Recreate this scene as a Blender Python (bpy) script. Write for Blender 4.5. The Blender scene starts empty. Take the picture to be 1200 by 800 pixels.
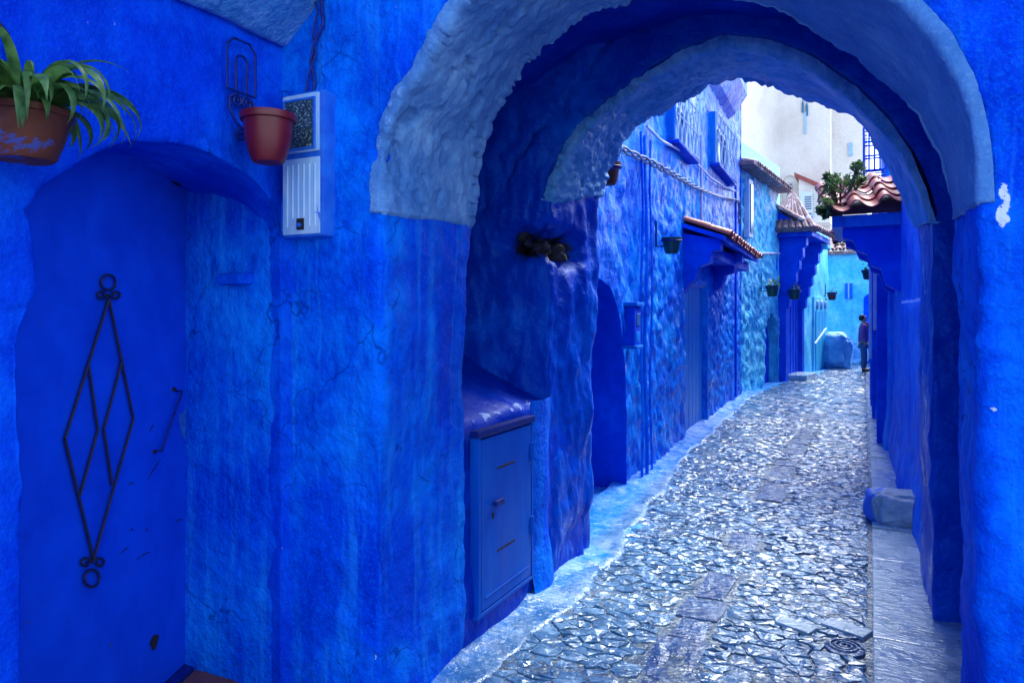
import bpy, bmesh, math, random
import numpy as np
from mathutils import Vector, Matrix
R = math.radians
random.seed(7)
rng = np.random.default_rng(7)
scene = bpy.context.scene
C = scene.collection

# ------------------------------------------------------------------ camera, sky, sun, exposure
F = 850.0; TH = math.atan(420 / F); CX, CY = 600.0, 370.0; EYE = 1.6
cam_d = bpy.data.cameras.new('camera'); cam = bpy.data.objects.new('camera', cam_d); C.objects.link(cam)
cam.location = (0, 0, EYE); cam.rotation_euler = (R(90), 0, TH)
cam_d.sensor_width = 36; cam_d.lens = F / 1200 * 36; cam_d.shift_y = -30 / 1200
cam_d.clip_start = 0.05; cam_d.clip_end = 800
scene.camera = cam

SUN_EL = R(54); SUN_DIR = Vector((0.36, 1.0, 0)).normalized()
world = bpy.data.worlds.new('World'); scene.world = world; world.use_nodes = True
wn = world.node_tree; wn.nodes.clear()
wo = wn.nodes.new('ShaderNodeOutputWorld'); wb = wn.nodes.new('ShaderNodeBackground'); sk = wn.nodes.new('ShaderNodeTexSky')
sk.sky_type = 'NISHITA'; sk.sun_disc = False; sk.sun_elevation = SUN_EL
sk.sun_rotation = math.atan2(SUN_DIR.x, SUN_DIR.y); sk.air_density = 1.0; sk.dust_density = 1.5; sk.ozone_density = 1.0
wb.inputs['Strength'].default_value = 0.15
wn.links.new(sk.outputs[0], wb.inputs[0]); wn.links.new(wb.outputs[0], wo.inputs[0])
sl = bpy.data.lights.new('sun', 'SUN'); sun = bpy.data.objects.new('sun', sl); C.objects.link(sun)
sl.energy = 1.5; sl.angle = R(30); sl.color = (1.0, 0.98, 0.95)
sd = Vector((SUN_DIR.x * math.cos(SUN_EL), SUN_DIR.y * math.cos(SUN_EL), math.sin(SUN_EL)))
sun.rotation_euler = sd.to_track_quat('Z', 'Y').to_euler(); sun.location = sd * 30
vs = scene.view_settings
vs.view_transform = 'Standard'; vs.look = 'None'; vs.exposure = 2.1; vs.gamma = 1.0; vs.use_curve_mapping = False
scene.cycles.max_bounces = 6; scene.cycles.diffuse_bounces = 3; scene.cycles.caustics_reflective = False; scene.cycles.caustics_refractive = False

# ------------------------------------------------------------------ pixel -> place helpers (used once, to measure the photograph)
ct, st = math.cos(TH), math.sin(TH)
def ray(px, py):
    u = (px - CX) / F; v = (CY - py) / F
    return np.array([u * ct - st, u * st + ct, v])
def on_line(px, py, A, B, off=0.0):
    """point where the pixel's ray meets the vertical plane through A-B, plane shifted by off towards +X side"""
    A = np.array(A, float); B = np.array(B, float); t = B - A; n = np.array([t[1], -t[0]]); n /= np.linalg.norm(n)
    r = ray(px, py); k = (n @ A + off) / (n @ r[:2])
    return np.array([r[0] * k, r[1] * k, EYE + r[2] * k])
def on_ground(px, py, z=0.0):
    r = ray(px, py); k = (z - EYE) / r[2]
    return np.array([r[0] * k, r[1] * k, z])
def px_of(P):
    x, y = P[..., 0], P[..., 1]
    zc = -x * st + y * ct; xc = x * ct + y * st
    return CX + F * xc / zc, CY - F * (P[..., 2] - EYE) / zc, zc

# ------------------------------------------------------------------ numpy noise
def _h(ix, iy, iz, s=0):
    h = (ix.astype(np.int64) * 374761393 + iy.astype(np.int64) * 668265263 + iz.astype(np.int64) * 2147483647 + s * 974634) & 0xffffffff
    h = ((h ^ (h >> 13)) * 1274126177) & 0xffffffff
    h = ((h ^ (h >> 16)) * 2246822519) & 0xffffffff
    return ((h ^ (h >> 15)) & 0xffffff) / float(0xffffff)
def vnoise(P, s=0):
    f = np.floor(P); u = P - f; u = u * u * (3 - 2 * u); i = f.astype(np.int64)
    r = 0
    for a in (0, 1):
        for b in (0, 1):
            for c in (0, 1):
                w = (u[..., 0] if a else 1 - u[..., 0]) * (u[..., 1] if b else 1 - u[..., 1]) * (u[..., 2] if c else 1 - u[..., 2])
                r = r + w * _h(i[..., 0] + a, i[..., 1] + b, i[..., 2] + c, s)
    return r * 2 - 1
def fbm(P, sc=1.0, o=4, s=0, g=0.5):
    r = 0; a = 1.0; P = np.asarray(P, float) * sc
    for k in range(o):
        r = r + a * vnoise(P + 17.3 * k, s + k); P = P * 2.03; a *= g
    return r
def cells(P, sc, s=0):
    P = np.asarray(P, float) * sc; f = np.floor(P).astype(np.int64); d1 = np.full(P.shape[:-1], 9.0)
    for a in (-1, 0, 1):
        for b in (-1, 0, 1):
            for c in (-1, 0, 1):
                q = f + np.array([a, b, c])
                j = np.stack([_h(q[..., 0], q[..., 1], q[..., 2], s + k) for k in range(3)], -1)
                d1 = np.minimum(d1, (((q + j) - P) ** 2).sum(-1))
    return np.sqrt(d1)
def sstep(a, b, x):
    t = np.clip((x - a) / (b - a), 0, 1); return t * t * (3 - 2 * t)

# ------------------------------------------------------------------ materials
def nodes_of(name):
    m = bpy.data.materials.new(name); m.use_nodes = True
    nt = m.node_tree; b = nt.nodes['Principled BSDF']
    return m, nt, b
def nd(nt, t, **kw):
    n = nt.nodes.new(t)
    for k, v in kw.items():
        if k.startswith('i_'): n.inputs[k[2:].replace('_', ' ')].default_value = v
        else: setattr(n, k, v)
    return n
def noise(nt, vec, scale, detail=4, rough=0.55, dist=0.0):
    n = nd(nt, 'ShaderNodeTexNoise'); n.inputs['Scale'].default_value = scale; n.inputs['Detail'].default_value = detail
    n.inputs['Roughness'].default_value = rough; n.inputs['Distortion'].default_value = dist
    nt.links.new(vec, n.inputs['Vector']); return n.outputs['Fac']
def ramp(nt, fac, stops):
    r = nd(nt, 'ShaderNodeValToRGB'); e = r.color_ramp.elements
    while len(e) < len(stops): e.new(0.5)
    for k, (p, c) in enumerate(stops):
        e[k].position = p; e[k].color = (c[0], c[1], c[2], 1) if hasattr(c, '__len__') else (c, c, c, 1)
    nt.links.new(fac, r.inputs[0]); return r.outputs[0]
def mix(nt, fac, a, b, blend='MIX'):
    m = nd(nt, 'ShaderNodeMix', data_type='RGBA', blend_type=blend)
    def put(s, v):
        if hasattr(v, 'links') or hasattr(v, 'is_linked'): nt.links.new(v, s)
        elif hasattr(v, '__len__'): s.default_value = (v[0], v[1], v[2], 1)
        else: s.default_value = v
    put(m.inputs[0], fac); put(m.inputs[6], a); put(m.inputs[7], b)
    return m.outputs[2]
def mth(nt, op, a, b=0.0):
    m = nd(nt, 'ShaderNodeMath', operation=op)
    for s, v in ((m.inputs[0], a), (m.inputs[1], b)):
        if hasattr(v, 'is_linked'): nt.links.new(v, s)
        else: s.default_value = v
    return m.outputs[0]
def bump(nt, b, h, strength, dist, prev=None):
    n = nd(nt, 'ShaderNodeBump'); n.inputs['Strength'].default_value = strength; n.inputs['Distance'].default_value = dist
    nt.links.new(h, n.inputs['Height'])
    if prev is not None: nt.links.new(prev, n.inputs['Normal'])
    nt.links.new(n.outputs[0], b.inputs['Normal']); return n.outputs[0]
def posn(nt, sc=(1, 1, 1), local=False):
    if local:
        t = nd(nt, 'ShaderNodeTexCoord'); src = t.outputs['Object']
    else:
        g = nd(nt, 'ShaderNodeNewGeometry'); src = g.outputs['Position']
    if sc == (1, 1, 1): return src
    m = nd(nt, 'ShaderNodeMapping'); m.inputs['Scale'].default_value = sc; nt.links.new(src, m.inputs['Vector']); return m.outputs[0]

def plaster(name, dark, mid, light, wear=(0.62, 0.66, 0.75), wear2=(0.02, 0.018, 0.03), scale=1.6, streak=0.45, chips=0.0, rough=(0.45, 0.75),
            bump_s=0.5, bump_d=0.01, fine=60, spec=0.4, pale=None, strokes=0.0, bsc=14, kv=(26, 26, 6), tint=(0.15, 0.62, 1.0)):
    m, nt, b = nodes_of(name); P = posn(nt)
    n1 = noise(nt, P, scale, 5, 0.62, 0.3)
    col = ramp(nt, n1, [(0.30, dark), (0.50, mid), (0.72, light)])
    ns = noise(nt, posn(nt, (5, 5, 0.55)), 1.0, 3, 0.6, 0.4)
    fs = ramp(nt, ns, [(0.48, 0.0), (0.75, 1.0)])
    col = mix(nt, mth(nt, 'MULTIPLY', fs, streak), col, light)
    nm = noise(nt, P, 9, 4, 0.65)
    col = mix(nt, ramp(nt, nm, [(0.35, 0.55), (0.55, 0.0)]), col, dark)
    nf = noise(nt, P, fine, 3, 0.7)
    col = mix(nt, 0.55, col, mix(nt, ramp(nt, nf, [(0.3, 0.0), (0.7, 1.0)]), dark, light), 'MIX') if False else mix(nt, ramp(nt, nf, [(0.50, 0.0), (0.85, 0.6)]), col, light)
    if strokes:
        nk = noise(nt, posn(nt, kv), 1.0, 3, 0.6, 0.5)
        col = mix(nt, mth(nt, 'MULTIPLY', ramp(nt, nk, [(0.52, 0.0), (0.66, 1.0)]), strokes), col, pale or light)
    if chips:
        nc = noise(nt, P, 17, 5, 0.75, 0.4)
        col = mix(nt, mth(nt, 'MULTIPLY', ramp(nt, nc, [(0.70, 0.0), (0.73, 1.0)]), chips), col, wear)
    if chips:
        vz = nd(nt, 'ShaderNodeTexVoronoi', feature='DISTANCE_TO_EDGE'); vz.inputs['Scale'].default_value = 1.9
        mp = nd(nt, 'ShaderNodeVectorMath', operation='ADD'); nz = nd(nt, 'ShaderNodeTexNoise'); nz.inputs['Scale'].default_value = 4.0; nz.inputs['Detail'].default_value = 3
        nt.links.new(P, nz.inputs['Vector']); scl = nd(nt, 'ShaderNodeVectorMath', operation='SCALE'); scl.inputs['Scale'].default_value = 0.5
        nt.links.new(nz.outputs['Color'], scl.inputs[0]); nt.links.new(P, mp.inputs[0]); nt.links.new(scl.outputs[0], mp.inputs[1]); nt.links.new(mp.outputs[0], vz.inputs['Vector'])
        crack = mth(nt, 'MULTIPLY', ramp(nt, vz.outputs['Distance'], [(0.0, 1.0), (0.012, 0.0)]), ramp(nt, n1, [(0.52, 0.0), (0.60, 1.0)]))
        col = mix(nt, mth(nt, 'MULTIPLY', crack, 0.75), col, tuple(x * 0.35 for x in dark))
    at = nd(nt, 'ShaderNodeAttribute', attribute_name='wear')
    nb = noise(nt, P, 28, 4, 0.7)
    w = ramp(nt, mth(nt, 'ADD', at.outputs['Fac'], mth(nt, 'MULTIPLY', mth(nt, 'SUBTRACT', nb, 0.5), 0.9)), [(0.47, 0.0), (0.53, 1.0)])
    col = mix(nt, w, col, wear)
    at2 = nd(nt, 'ShaderNodeAttribute', attribute_name='soot_hole_shade')
    w2 = ramp(nt, mth(nt, 'ADD', at2.outputs['Fac'], mth(nt, 'MULTIPLY', mth(nt, 'SUBTRACT', nb, 0.5), 0.8)), [(0.42, 0.0), (0.62, 1.0)])
    col = mix(nt, w2, col, wear2)
    nt.links.new(col, b.inputs['Base Color'])
    nt.links.new(ramp(nt, noise(nt, P, 3.5, 2, 0.6), [(0.35, rough[0]), (0.65, rough[1])]), b.inputs['Roughness'])
    b.inputs['Specular IOR Level'].default_value = spec
    b.inputs['Specular Tint'].default_value = (*tint, 1)
    p = bump(nt, b, noise(nt, P, bsc, 3, 0.6), bump_s, bump_d * 1.6)
    p = bump(nt, b, nf, bump_s * 0.9, bump_d * 0.5, p)
    if strokes > 0.3: bump(nt, b, nk, 0.7, bump_d * 1.5, p)
    return m

def simple(name, c1, c2=None, scale=12, rough=0.5, metal=0.0, bs=0.2, bd=0.004, spots=None, spot_c=None, local=True, spec=0.5, coat=0.0, streaky=None):
    m, nt, b = nodes_of(name); P = posn(nt, streaky or (1, 1, 1), local)
    n = noise(nt, P, scale, 6, 0.65, 0.2)
    c2 = c2 or tuple(x * 0.6 for x in c1)
    col = ramp(nt, n, [(0.3, c2), (0.65, c1)])
    if spots:
        ns = noise(nt, P, spots[0], 6, 0.7, 0.4)
        col = mix(nt, ramp(nt, ns, [(spots[1], 0.0), (spots[1] + 0.04, 1.0)]), col, spot_c)
    nt.links.new(col, b.inputs['Base Color'])
    nt.links.new(ramp(nt, noise(nt, P, scale * 1.7, 4), [(0.3, max(0.02, rough - 0.12)), (0.7, min(1, rough + 0.12))]), b.inputs['Roughness'])
    b.inputs['Metallic'].default_value = metal; b.inputs['Specular IOR Level'].default_value = spec; b.inputs['Coat Weight'].default_value = coat
    bump(nt, b, noise(nt, P, scale * 4, 5, 0.65), bs, bd)
    return m

M = {}
M['front'] = plaster('front_blue_plaster', (0.0, 0.028, 0.50), (0.0, 0.066, 0.72), (0.002, 0.22, 0.88), chips=0.55, streak=0.7, bump_s=0.9, spec=0.10, rough=(0.55, 0.8), bsc=26, fine=80, strokes=0.28, pale=(0.02, 0.32, 0.9), kv=(16, 16, 1.1))
M['doorwall'] = plaster('door_wall_plaster', (0.0, 0.022, 0.48), (0.0, 0.046, 0.66), (0.002, 0.13, 0.82), streak=0.4, bump_s=0.6, spec=0.18, rough=(0.55, 0.8), bsc=30, fine=85, chips=0.3)
M['band'] = plaster('pale_blue_limewash', (0.045, 0.15, 0.42), (0.085, 0.22, 0.50), (0.20, 0.37, 0.62), wear=(0.18, 0.34, 0.66), streak=0.2, bump_s=0.7, scale=2.5, rough=(0.5, 0.8))
M['band2'] = plaster('inner_limewash', (0.02, 0.15, 0.46), (0.06, 0.26, 0.60), (0.17, 0.42, 0.76), streak=0.4, bump_s=0.8, scale=3, rough=(0.3, 0.6), strokes=0.4, pale=(0.2, 0.45, 0.85))
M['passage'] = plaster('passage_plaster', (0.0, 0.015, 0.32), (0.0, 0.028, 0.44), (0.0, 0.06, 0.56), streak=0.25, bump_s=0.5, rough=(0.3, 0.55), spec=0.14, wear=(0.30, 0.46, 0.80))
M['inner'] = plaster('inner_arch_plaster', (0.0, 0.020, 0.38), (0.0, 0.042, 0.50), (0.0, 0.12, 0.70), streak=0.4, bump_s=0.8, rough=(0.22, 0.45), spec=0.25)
M['house'] = plaster('blue_house_plaster', (0.0, 0.050, 0.54), (0.0, 0.13, 0.78), (0.004, 0.32, 0.90), wear=(0.50, 0.64, 0.86), streak=0.5, bump_s=0.8, bump_d=0.014, rough=(0.25, 0.5), spec=0.22, strokes=0.45, pale=(0.06, 0.38, 0.92), fine=34)
M['smooth'] = plaster('smooth_blue_paint', (0.0, 0.034, 0.52), (0.0, 0.060, 0.68), (0.0, 0.13, 0.82), streak=0.3, bump_s=0.3, spec=0.2)
M['cyan'] = plaster('cyan_plaster', (0.0, 0.22, 0.62), (0.015, 0.46, 0.80), (0.20, 0.74, 0.90), wear=(0.62, 0.70, 0.80), streak=0.5, bump_s=0.9, bump_d=0.02, scale=1.1, fine=30, strokes=0.35, pale=(0.35, 0.70, 0.92))
M['teal'] = plaster('pale_cyan_plaster', (0.02, 0.36, 0.70), (0.07, 0.58, 0.82), (0.28, 0.80, 0.90), streak=0.4, bump_s=0.5)
M['right'] = plaster('right_wall_plaster', (0.0, 0.060, 0.56), (0.0, 0.12, 0.76), (0.02, 0.30, 0.90), streak=0.8, bump_s=0.6, wear=(0.4, 0.5, 0.85))
M['white'] = plaster('white_limewash', (0.66, 0.57, 0.49), (0.80, 0.72, 0.64), (0.85, 0.78, 0.71), wear=(0.35, 0.36, 0.4), streak=0.25, bump_s=0.4, bump_d=0.03, scale=0.35, fine=8, rough=(0.7, 0.9), tint=(1, 1, 1))
M['door'] = simple('blue_door_paint', (0.002, 0.068, 0.68), (0.001, 0.042, 0.54), scale=5, spec=0.2, rough=0.5, bs=0.12, bd=0.003, spots=(5.5, 0.76), spot_c=(0.01, 0.015, 0.05))
M['cupdoor'] = simple('cupboard_door_paint', (0.0, 0.085, 0.50), (0.0, 0.045, 0.40), spec=0.12, scale=6, rough=0.45, bs=0.15, bd=0.003, streaky=(1, 1, 0.3))
M['housedoor'] = simple('plank_door_paint', (0.0, 0.20, 0.68), (0.0, 0.11, 0.55), spec=0.12, scale=8, rough=0.45, streaky=(4, 4, 0.4))
M['cyandoor'] = simple('turquoise_door_paint', (0.02, 0.50, 0.75), (0.01, 0.36, 0.66), scale=6, rough=0.45, streaky=(4, 4, 0.4))
M['iron'] = simple('dark_iron', (0.012, 0.014, 0.05), (0.004, 0.006, 0.03), scale=30, rough=0.45, bs=0.3, bd=0.002)
M['blueiron'] = simple('blue_painted_iron', (0.003, 0.02, 0.22), (0.002, 0.008, 0.10), spec=0.25, scale=25, rough=0.45, bs=0.3, bd=0.002)
M['box'] = simple('meter_box_paint', (0.44, 0.60, 0.76), (0.18, 0.40, 0.70), scale=7, rough=0.4, spots=(11, 0.63), spot_c=(0.01, 0.10, 0.60), streaky=(1.6, 1, 0.5))
M['boxside'] = simple('meter_box_side', (0.02, 0.17, 0.66), (0.004, 0.07, 0.50), scale=9, rough=0.4)
M['glass'] = simple('dirty_meter_window', (0.015, 0.035, 0.045), (0.03, 0.07, 0.10), scale=20, rough=0.2, spots=(150, 0.57), spot_c=(0.40, 0.52, 0.60))
M['black'] = simple('black_hollow', (0.006, 0.006, 0.012), rough=0.9)
M['redpot'] = simple('red_plastic', (0.15, 0.004, 0.010), (0.11, 0.003, 0.008), scale=5, rough=0.45, bs=0.08, spec=0.5)
M['clay'] = simple('chipped_clay', (0.115, 0.022, 0.006), (0.06, 0.010, 0.005), scale=11, rough=0.75, spots=(15, 0.54), spot_c=(0.03, 0.05, 0.24))
M['greenpot'] = simple('green_plastic', (0.010, 0.075, 0.06), (0.006, 0.04, 0.04), scale=6, rough=0.35)
M['bluepot'] = simple('blue_grey_pot', (0.03, 0.12, 0.30), (0.02, 0.06, 0.2), scale=6, rough=0.4)
M['soil'] = simple('soil', (0.03, 0.02, 0.012), rough=0.95, scale=40, bs=0.6, bd=0.01)
M['tile'] = simple('clay_tile', (0.36, 0.055, 0.045), (0.20, 0.028, 0.03), scale=9, rough=0.5, spots=(6, 0.66), spot_c=(0.34, 0.20, 0.24), local=False)
M['tilegrey'] = simple('weathered_tile', (0.30, 0.17, 0.17), (0.12, 0.075, 0.10), scale=8, rough=0.7, spots=(5, 0.55), spot_c=(0.45, 0.40, 0.46), local=False)
M['cable'] = simple('cable_sheath', (0.16, 0.24, 0.44), (0.01, 0.02, 0.08), scale=16, rough=0.5, local=False)
M['pipe'] = simple('pale_pipe', (0.42, 0.50, 0.74), (0.22, 0.30, 0.62), scale=6, rough=0.4, local=False)
M['wfr'] = simple('pale_window_paint', (0.38, 0.55, 0.78), (0.2, 0.38, 0.68), scale=6, rough=0.45)
M['ac'] = simple('ac_casing', (0.62, 0.68, 0.74), (0.5, 0.56, 0.64), scale=4, rough=0.4)
M['acgrille'] = simple('ac_grille', (0.12, 0.17, 0.24), rough=0.5)
M['pane'] = simple('window_pane', (0.03, 0.12, 0.30), (0.05, 0.18, 0.40), scale=3, rough=0.1)
M['tpane'] = simple('teal_glass', (0.01, 0.10, 0.20), (0.02, 0.16, 0.26), scale=3, rough=0.15)
M['rubble'] = simple('dark_rubble', (0.018, 0.016, 0.03), (0.006, 0.007, 0.018), scale=22, rough=0.8, bs=0.6, bd=0.01, spots=(9, 0.60), spot_c=(0.0, 0.03, 0.35), local=False)
M['rubbed'] = simple('rubbed_paint', (0.02, 0.16, 0.50), (0.0, 0.05, 0.45), scale=40, rough=0.6, spots=(60, 0.6), spot_c=(0.01, 0.02, 0.08))
M['terracotta'] = simple('red_floor_tile', (0.20, 0.06, 0.035), (0.12, 0.035, 0.025), scale=14, rough=0.45)

def leafmat(name, a, b_, c=None):
    m, nt, b = nodes_of(name); o = nd(nt, 'ShaderNodeObjectInfo'); P = posn(nt)
    n = noise(nt, P, 22, 3)
    col = ramp(nt, n, [(0.32, a), (0.62, b_)] + ([(0.8, c)] if c else []))
    nt.links.new(col, b.inputs['Base Color']); b.inputs['Roughness'].default_value = 0.38
    b.inputs['Transmission Weight'].default_value = 0.0
    tr = nd(nt, 'ShaderNodeBsdfTranslucent'); nt.links.new(col, tr.inputs['Color']); ms = nd(nt, 'ShaderNodeMixShader'); ms.inputs[0].default_value = 0.45
    out = nt.nodes['Material Output']; nt.links.new(b.outputs[0], ms.inputs[1]); nt.links.new(tr.outputs[0], ms.inputs[2]); nt.links.new(ms.outputs[0], out.inputs['Surface'])
    return m
M['leaf'] = leafmat('spider_leaf', (0.03, 0.10, 0.025), (0.12, 0.28, 0.07), (0.36, 0.48, 0.26))
M['bush'] = leafmat('bush_leaf', (0.03, 0.085, 0.025), (0.10, 0.19, 0.05), (0.20, 0.28, 0.09))
M['stem'] = simple('stem', (0.06, 0.05, 0.025), rough=0.8)
M['flower'] = simple('pink_flower', (0.5, 0.12, 0.22), rough=0.6)

def wet_stone(name, a, b_, c, rough=(0.08, 0.42), bs=0.9, bd=0.012, sc=6, rnd=True, blue=None, coat=0.0):
    m, nt, b = nodes_of(name); b.inputs['Coat Weight'].default_value = coat; b.inputs['Coat Roughness'].default_value = 0.08; P = posn(nt)
    n = noise(nt, P, sc, 7, 0.65, 0.5)
    col = ramp(nt, n, [(0.28, a), (0.5, b_), (0.74, c)])
    if rnd:
        g = nd(nt, 'ShaderNodeNewGeometry')
        rv = g.outputs['Random Per Island']
        col = mix(nt, 0.8, col, ramp(nt, rv, [(0.0, (0.28, 0.34, 0.48)), (0.30, (0.6, 0.7, 0.85)), (0.70, (0.9, 0.98, 1.08)), (0.93, (1.2, 1.22, 1.25)), (1.0, (1.7, 1.0, 0.8))]), 'MULTIPLY')
    if blue:
        at = nd(nt, 'ShaderNodeAttribute', attribute_name='paint')
        nb = noise(nt, P, 10, 6, 0.7)
        w = ramp(nt, mth(nt, 'ADD', at.outputs['Fac'], mth(nt, 'MULTIPLY', mth(nt, 'SUBTRACT', nb, 0.5), 0.8)), [(0.25, 0.0), (0.75, 1.0)])
        col = mix(nt, w, col, blue)
    nt.links.new(col, b.inputs['Base Color'])
    nt.links.new(ramp(nt, noise(nt, P, 5, 6, 0.65, 0.5), [(0.38, rough[0]), (0.62, rough[1])]), b.inputs['Roughness'])
    b.inputs['Specular IOR Level'].default_value = 0.9; b.inputs['Specular Tint'].default_value = (0.8, 0.92, 1.0, 1)
    p = bump(nt, b, noise(nt, posn(nt, (1.0, 2.2, 1)), 13, 3, 0.62, 0.8), bs, bd * 1.6)
    bump(nt, b, noise(nt, P, 48, 3, 0.6), bs * 0.8, bd * 0.45, p)
    return m
M['cobble'] = wet_stone('wet_cobble', (0.025, 0.085, 0.15), (0.085, 0.20, 0.31), (0.27, 0.46, 0.58), rough=(0.05, 0.24), bs=0.65, coat=0.35)
M['mortar'] = wet_stone('wet_mortar', (0.03, 0.06, 0.09), (0.08, 0.13, 0.18), (0.18, 0.27, 0.34), rnd=False, sc=14, bs=1.0, rough=(0.08, 0.4), blue=(0.03, 0.30, 0.78))
M['slate'] = wet_stone('wet_slate', (0.012, 0.04, 0.11), (0.03, 0.085, 0.20), (0.08, 0.18, 0.33), bs=0.9, rough=(0.12, 0.4), coat=0.0)
M['slab'] = wet_stone('paving_slab_stone', (0.20, 0.31, 0.36), (0.32, 0.46, 0.52), (0.47, 0.60, 0.64), bs=0.5, rough=(0.12, 0.4), coat=0.3, blue=(0.04, 0.24, 0.75))
M['kerb'] = wet_stone('kerb_cement', (0.015, 0.09, 0.24), (0.035, 0.15, 0.33), (0.11, 0.25, 0.42), rnd=False, bs=0.6, rough=(0.15, 0.5), blue=(0.01, 0.20, 0.66))
M['rock'] = wet_stone('painted_rock', (0.10, 0.18, 0.28), (0.24, 0.36, 0.48), (0.48, 0.58, 0.66), rnd=False, bs=0.8, rough=(0.4, 0.7), blue=(0.02, 0.12, 0.62))
M['cyanrock'] = wet_stone('cyan_painted_rock', (0.03, 0.22, 0.62), (0.08, 0.38, 0.76), (0.3, 0.6, 0.85), rnd=False, bs=0.8, rough=(0.4, 0.7))
M['ground'] = wet_stone('ground_stone', (0.20, 0.22, 0.27), (0.28, 0.30, 0.35), (0.36, 0.38, 0.42), rnd=False, sc=2, bs=0.3)

# ------------------------------------------------------------------ mesh helpers
WL = {}
def wl(o):
    return WL.get(o.name, np.zeros(3)) if o is not None else np.zeros(3)
def tag(o, label, cat, group=None):
    o['label'] = label; o['category'] = cat
    if group: o['group'] = group
    return o
def thing(name, label, cat, loc=(0, 0, 0), group=None):
    o = bpy.data.objects.new(name, None); C.objects.link(o); o.location = loc; o.empty_display_size = 0.1
    WL[o.name] = np.array(loc, float)
    return tag(o, label, cat, group)
def obj(name, V, Fc, mat, parent=None, smooth=True, loc=None, attrs=None):
    """one mesh object; V in world coordinates"""
    base = wl(parent) if loc is None else np.array(loc, float)
    V = np.asarray(V, float).reshape(-1, 3) - base
    me = bpy.data.meshes.new(name); me.from_pydata(V.tolist(), [], [list(map(int, f)) for f in Fc]); me.update()
    if smooth: me.polygons.foreach_set('use_smooth', [True] * len(me.polygons))
    if mat is not None: me.materials.append(M[mat] if isinstance(mat, str) else mat)
    for k, a in (attrs or {}).items():
        at = me.attributes.new(k, 'FLOAT', 'POINT'); at.data.foreach_set('value', np.asarray(a, np.float32).ravel())
    o = bpy.data.objects.new(name, me); C.objects.link(o)
    if parent is not None: o.parent = parent; o.location = base - wl(parent)
    else: o.location = base
    WL[o.name] = base
    return o
def gridfaces(a, b, flip=False, wrap=False):
    i = np.arange(a - 1)[:, None] * b + np.arange(b - 1)[None, :]
    f = np.stack([i, i + 1, i + b + 1, i + b], -1).reshape(-1, 4)
    return f[:, ::-1] if flip else f
def normals(P):
    du = np.gradient(P, axis=0); dv = np.gradient(P, axis=1); n = np.cross(du, dv)
    return n / (np.linalg.norm(n, axis=-1, keepdims=True) + 1e-9)
def patch(name, P, mat, parent=None, disp=None, facing=None, attrs=None, loc=None):
    """grid surface P[a,b,3]; disp(P)->height along normal; facing = point the normals look at"""
    n = normals(P); flip = False
    if facing is not None:
        c = P.reshape(-1, 3).mean(0); nn = n.reshape(-1, 3).mean(0)
        if facing.__class__ is tuple and len(facing) == 3: d = np.array(facing, float)
        if nn @ d < 0: n = -n; flip = True
    Q = P + n * disp(P)[..., None] if disp is not None else P
    A = {k: f(P).ravel() for k, f in (attrs or {}).items()}
    return obj(name, Q, gridfaces(P.shape[0], P.shape[1], not flip if False else flip), mat, parent, True, loc, A)
def resample(pts, n):
    pts = np.asarray(pts, float); d = np.r_[0, np.cumsum(np.linalg.norm(np.diff(pts, axis=0), axis=1))]
    t = np.linspace(0, d[-1], n); return np.stack([np.interp(t, d, pts[:, k]) for k in range(pts.shape[1])], -1)
def smooth1(P, it, axis):
    P = P.copy()
    for _ in range(it):
        if axis == 0: P[1:-1] = 0.25 * P[:-2] + 0.5 * P[1:-1] + 0.25 * P[2:]
        else: P[:, 1:-1] = 0.25 * P[:, :-2] + 0.5 * P[:, 1:-1] + 0.25 * P[:, 2:]
    return P
def lerp(A, B, ts):
    return A[:, None, :] * (1 - np.asarray(ts))[None, :, None] + B[:, None, :] * np.asarray(ts)[None, :, None]

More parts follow.
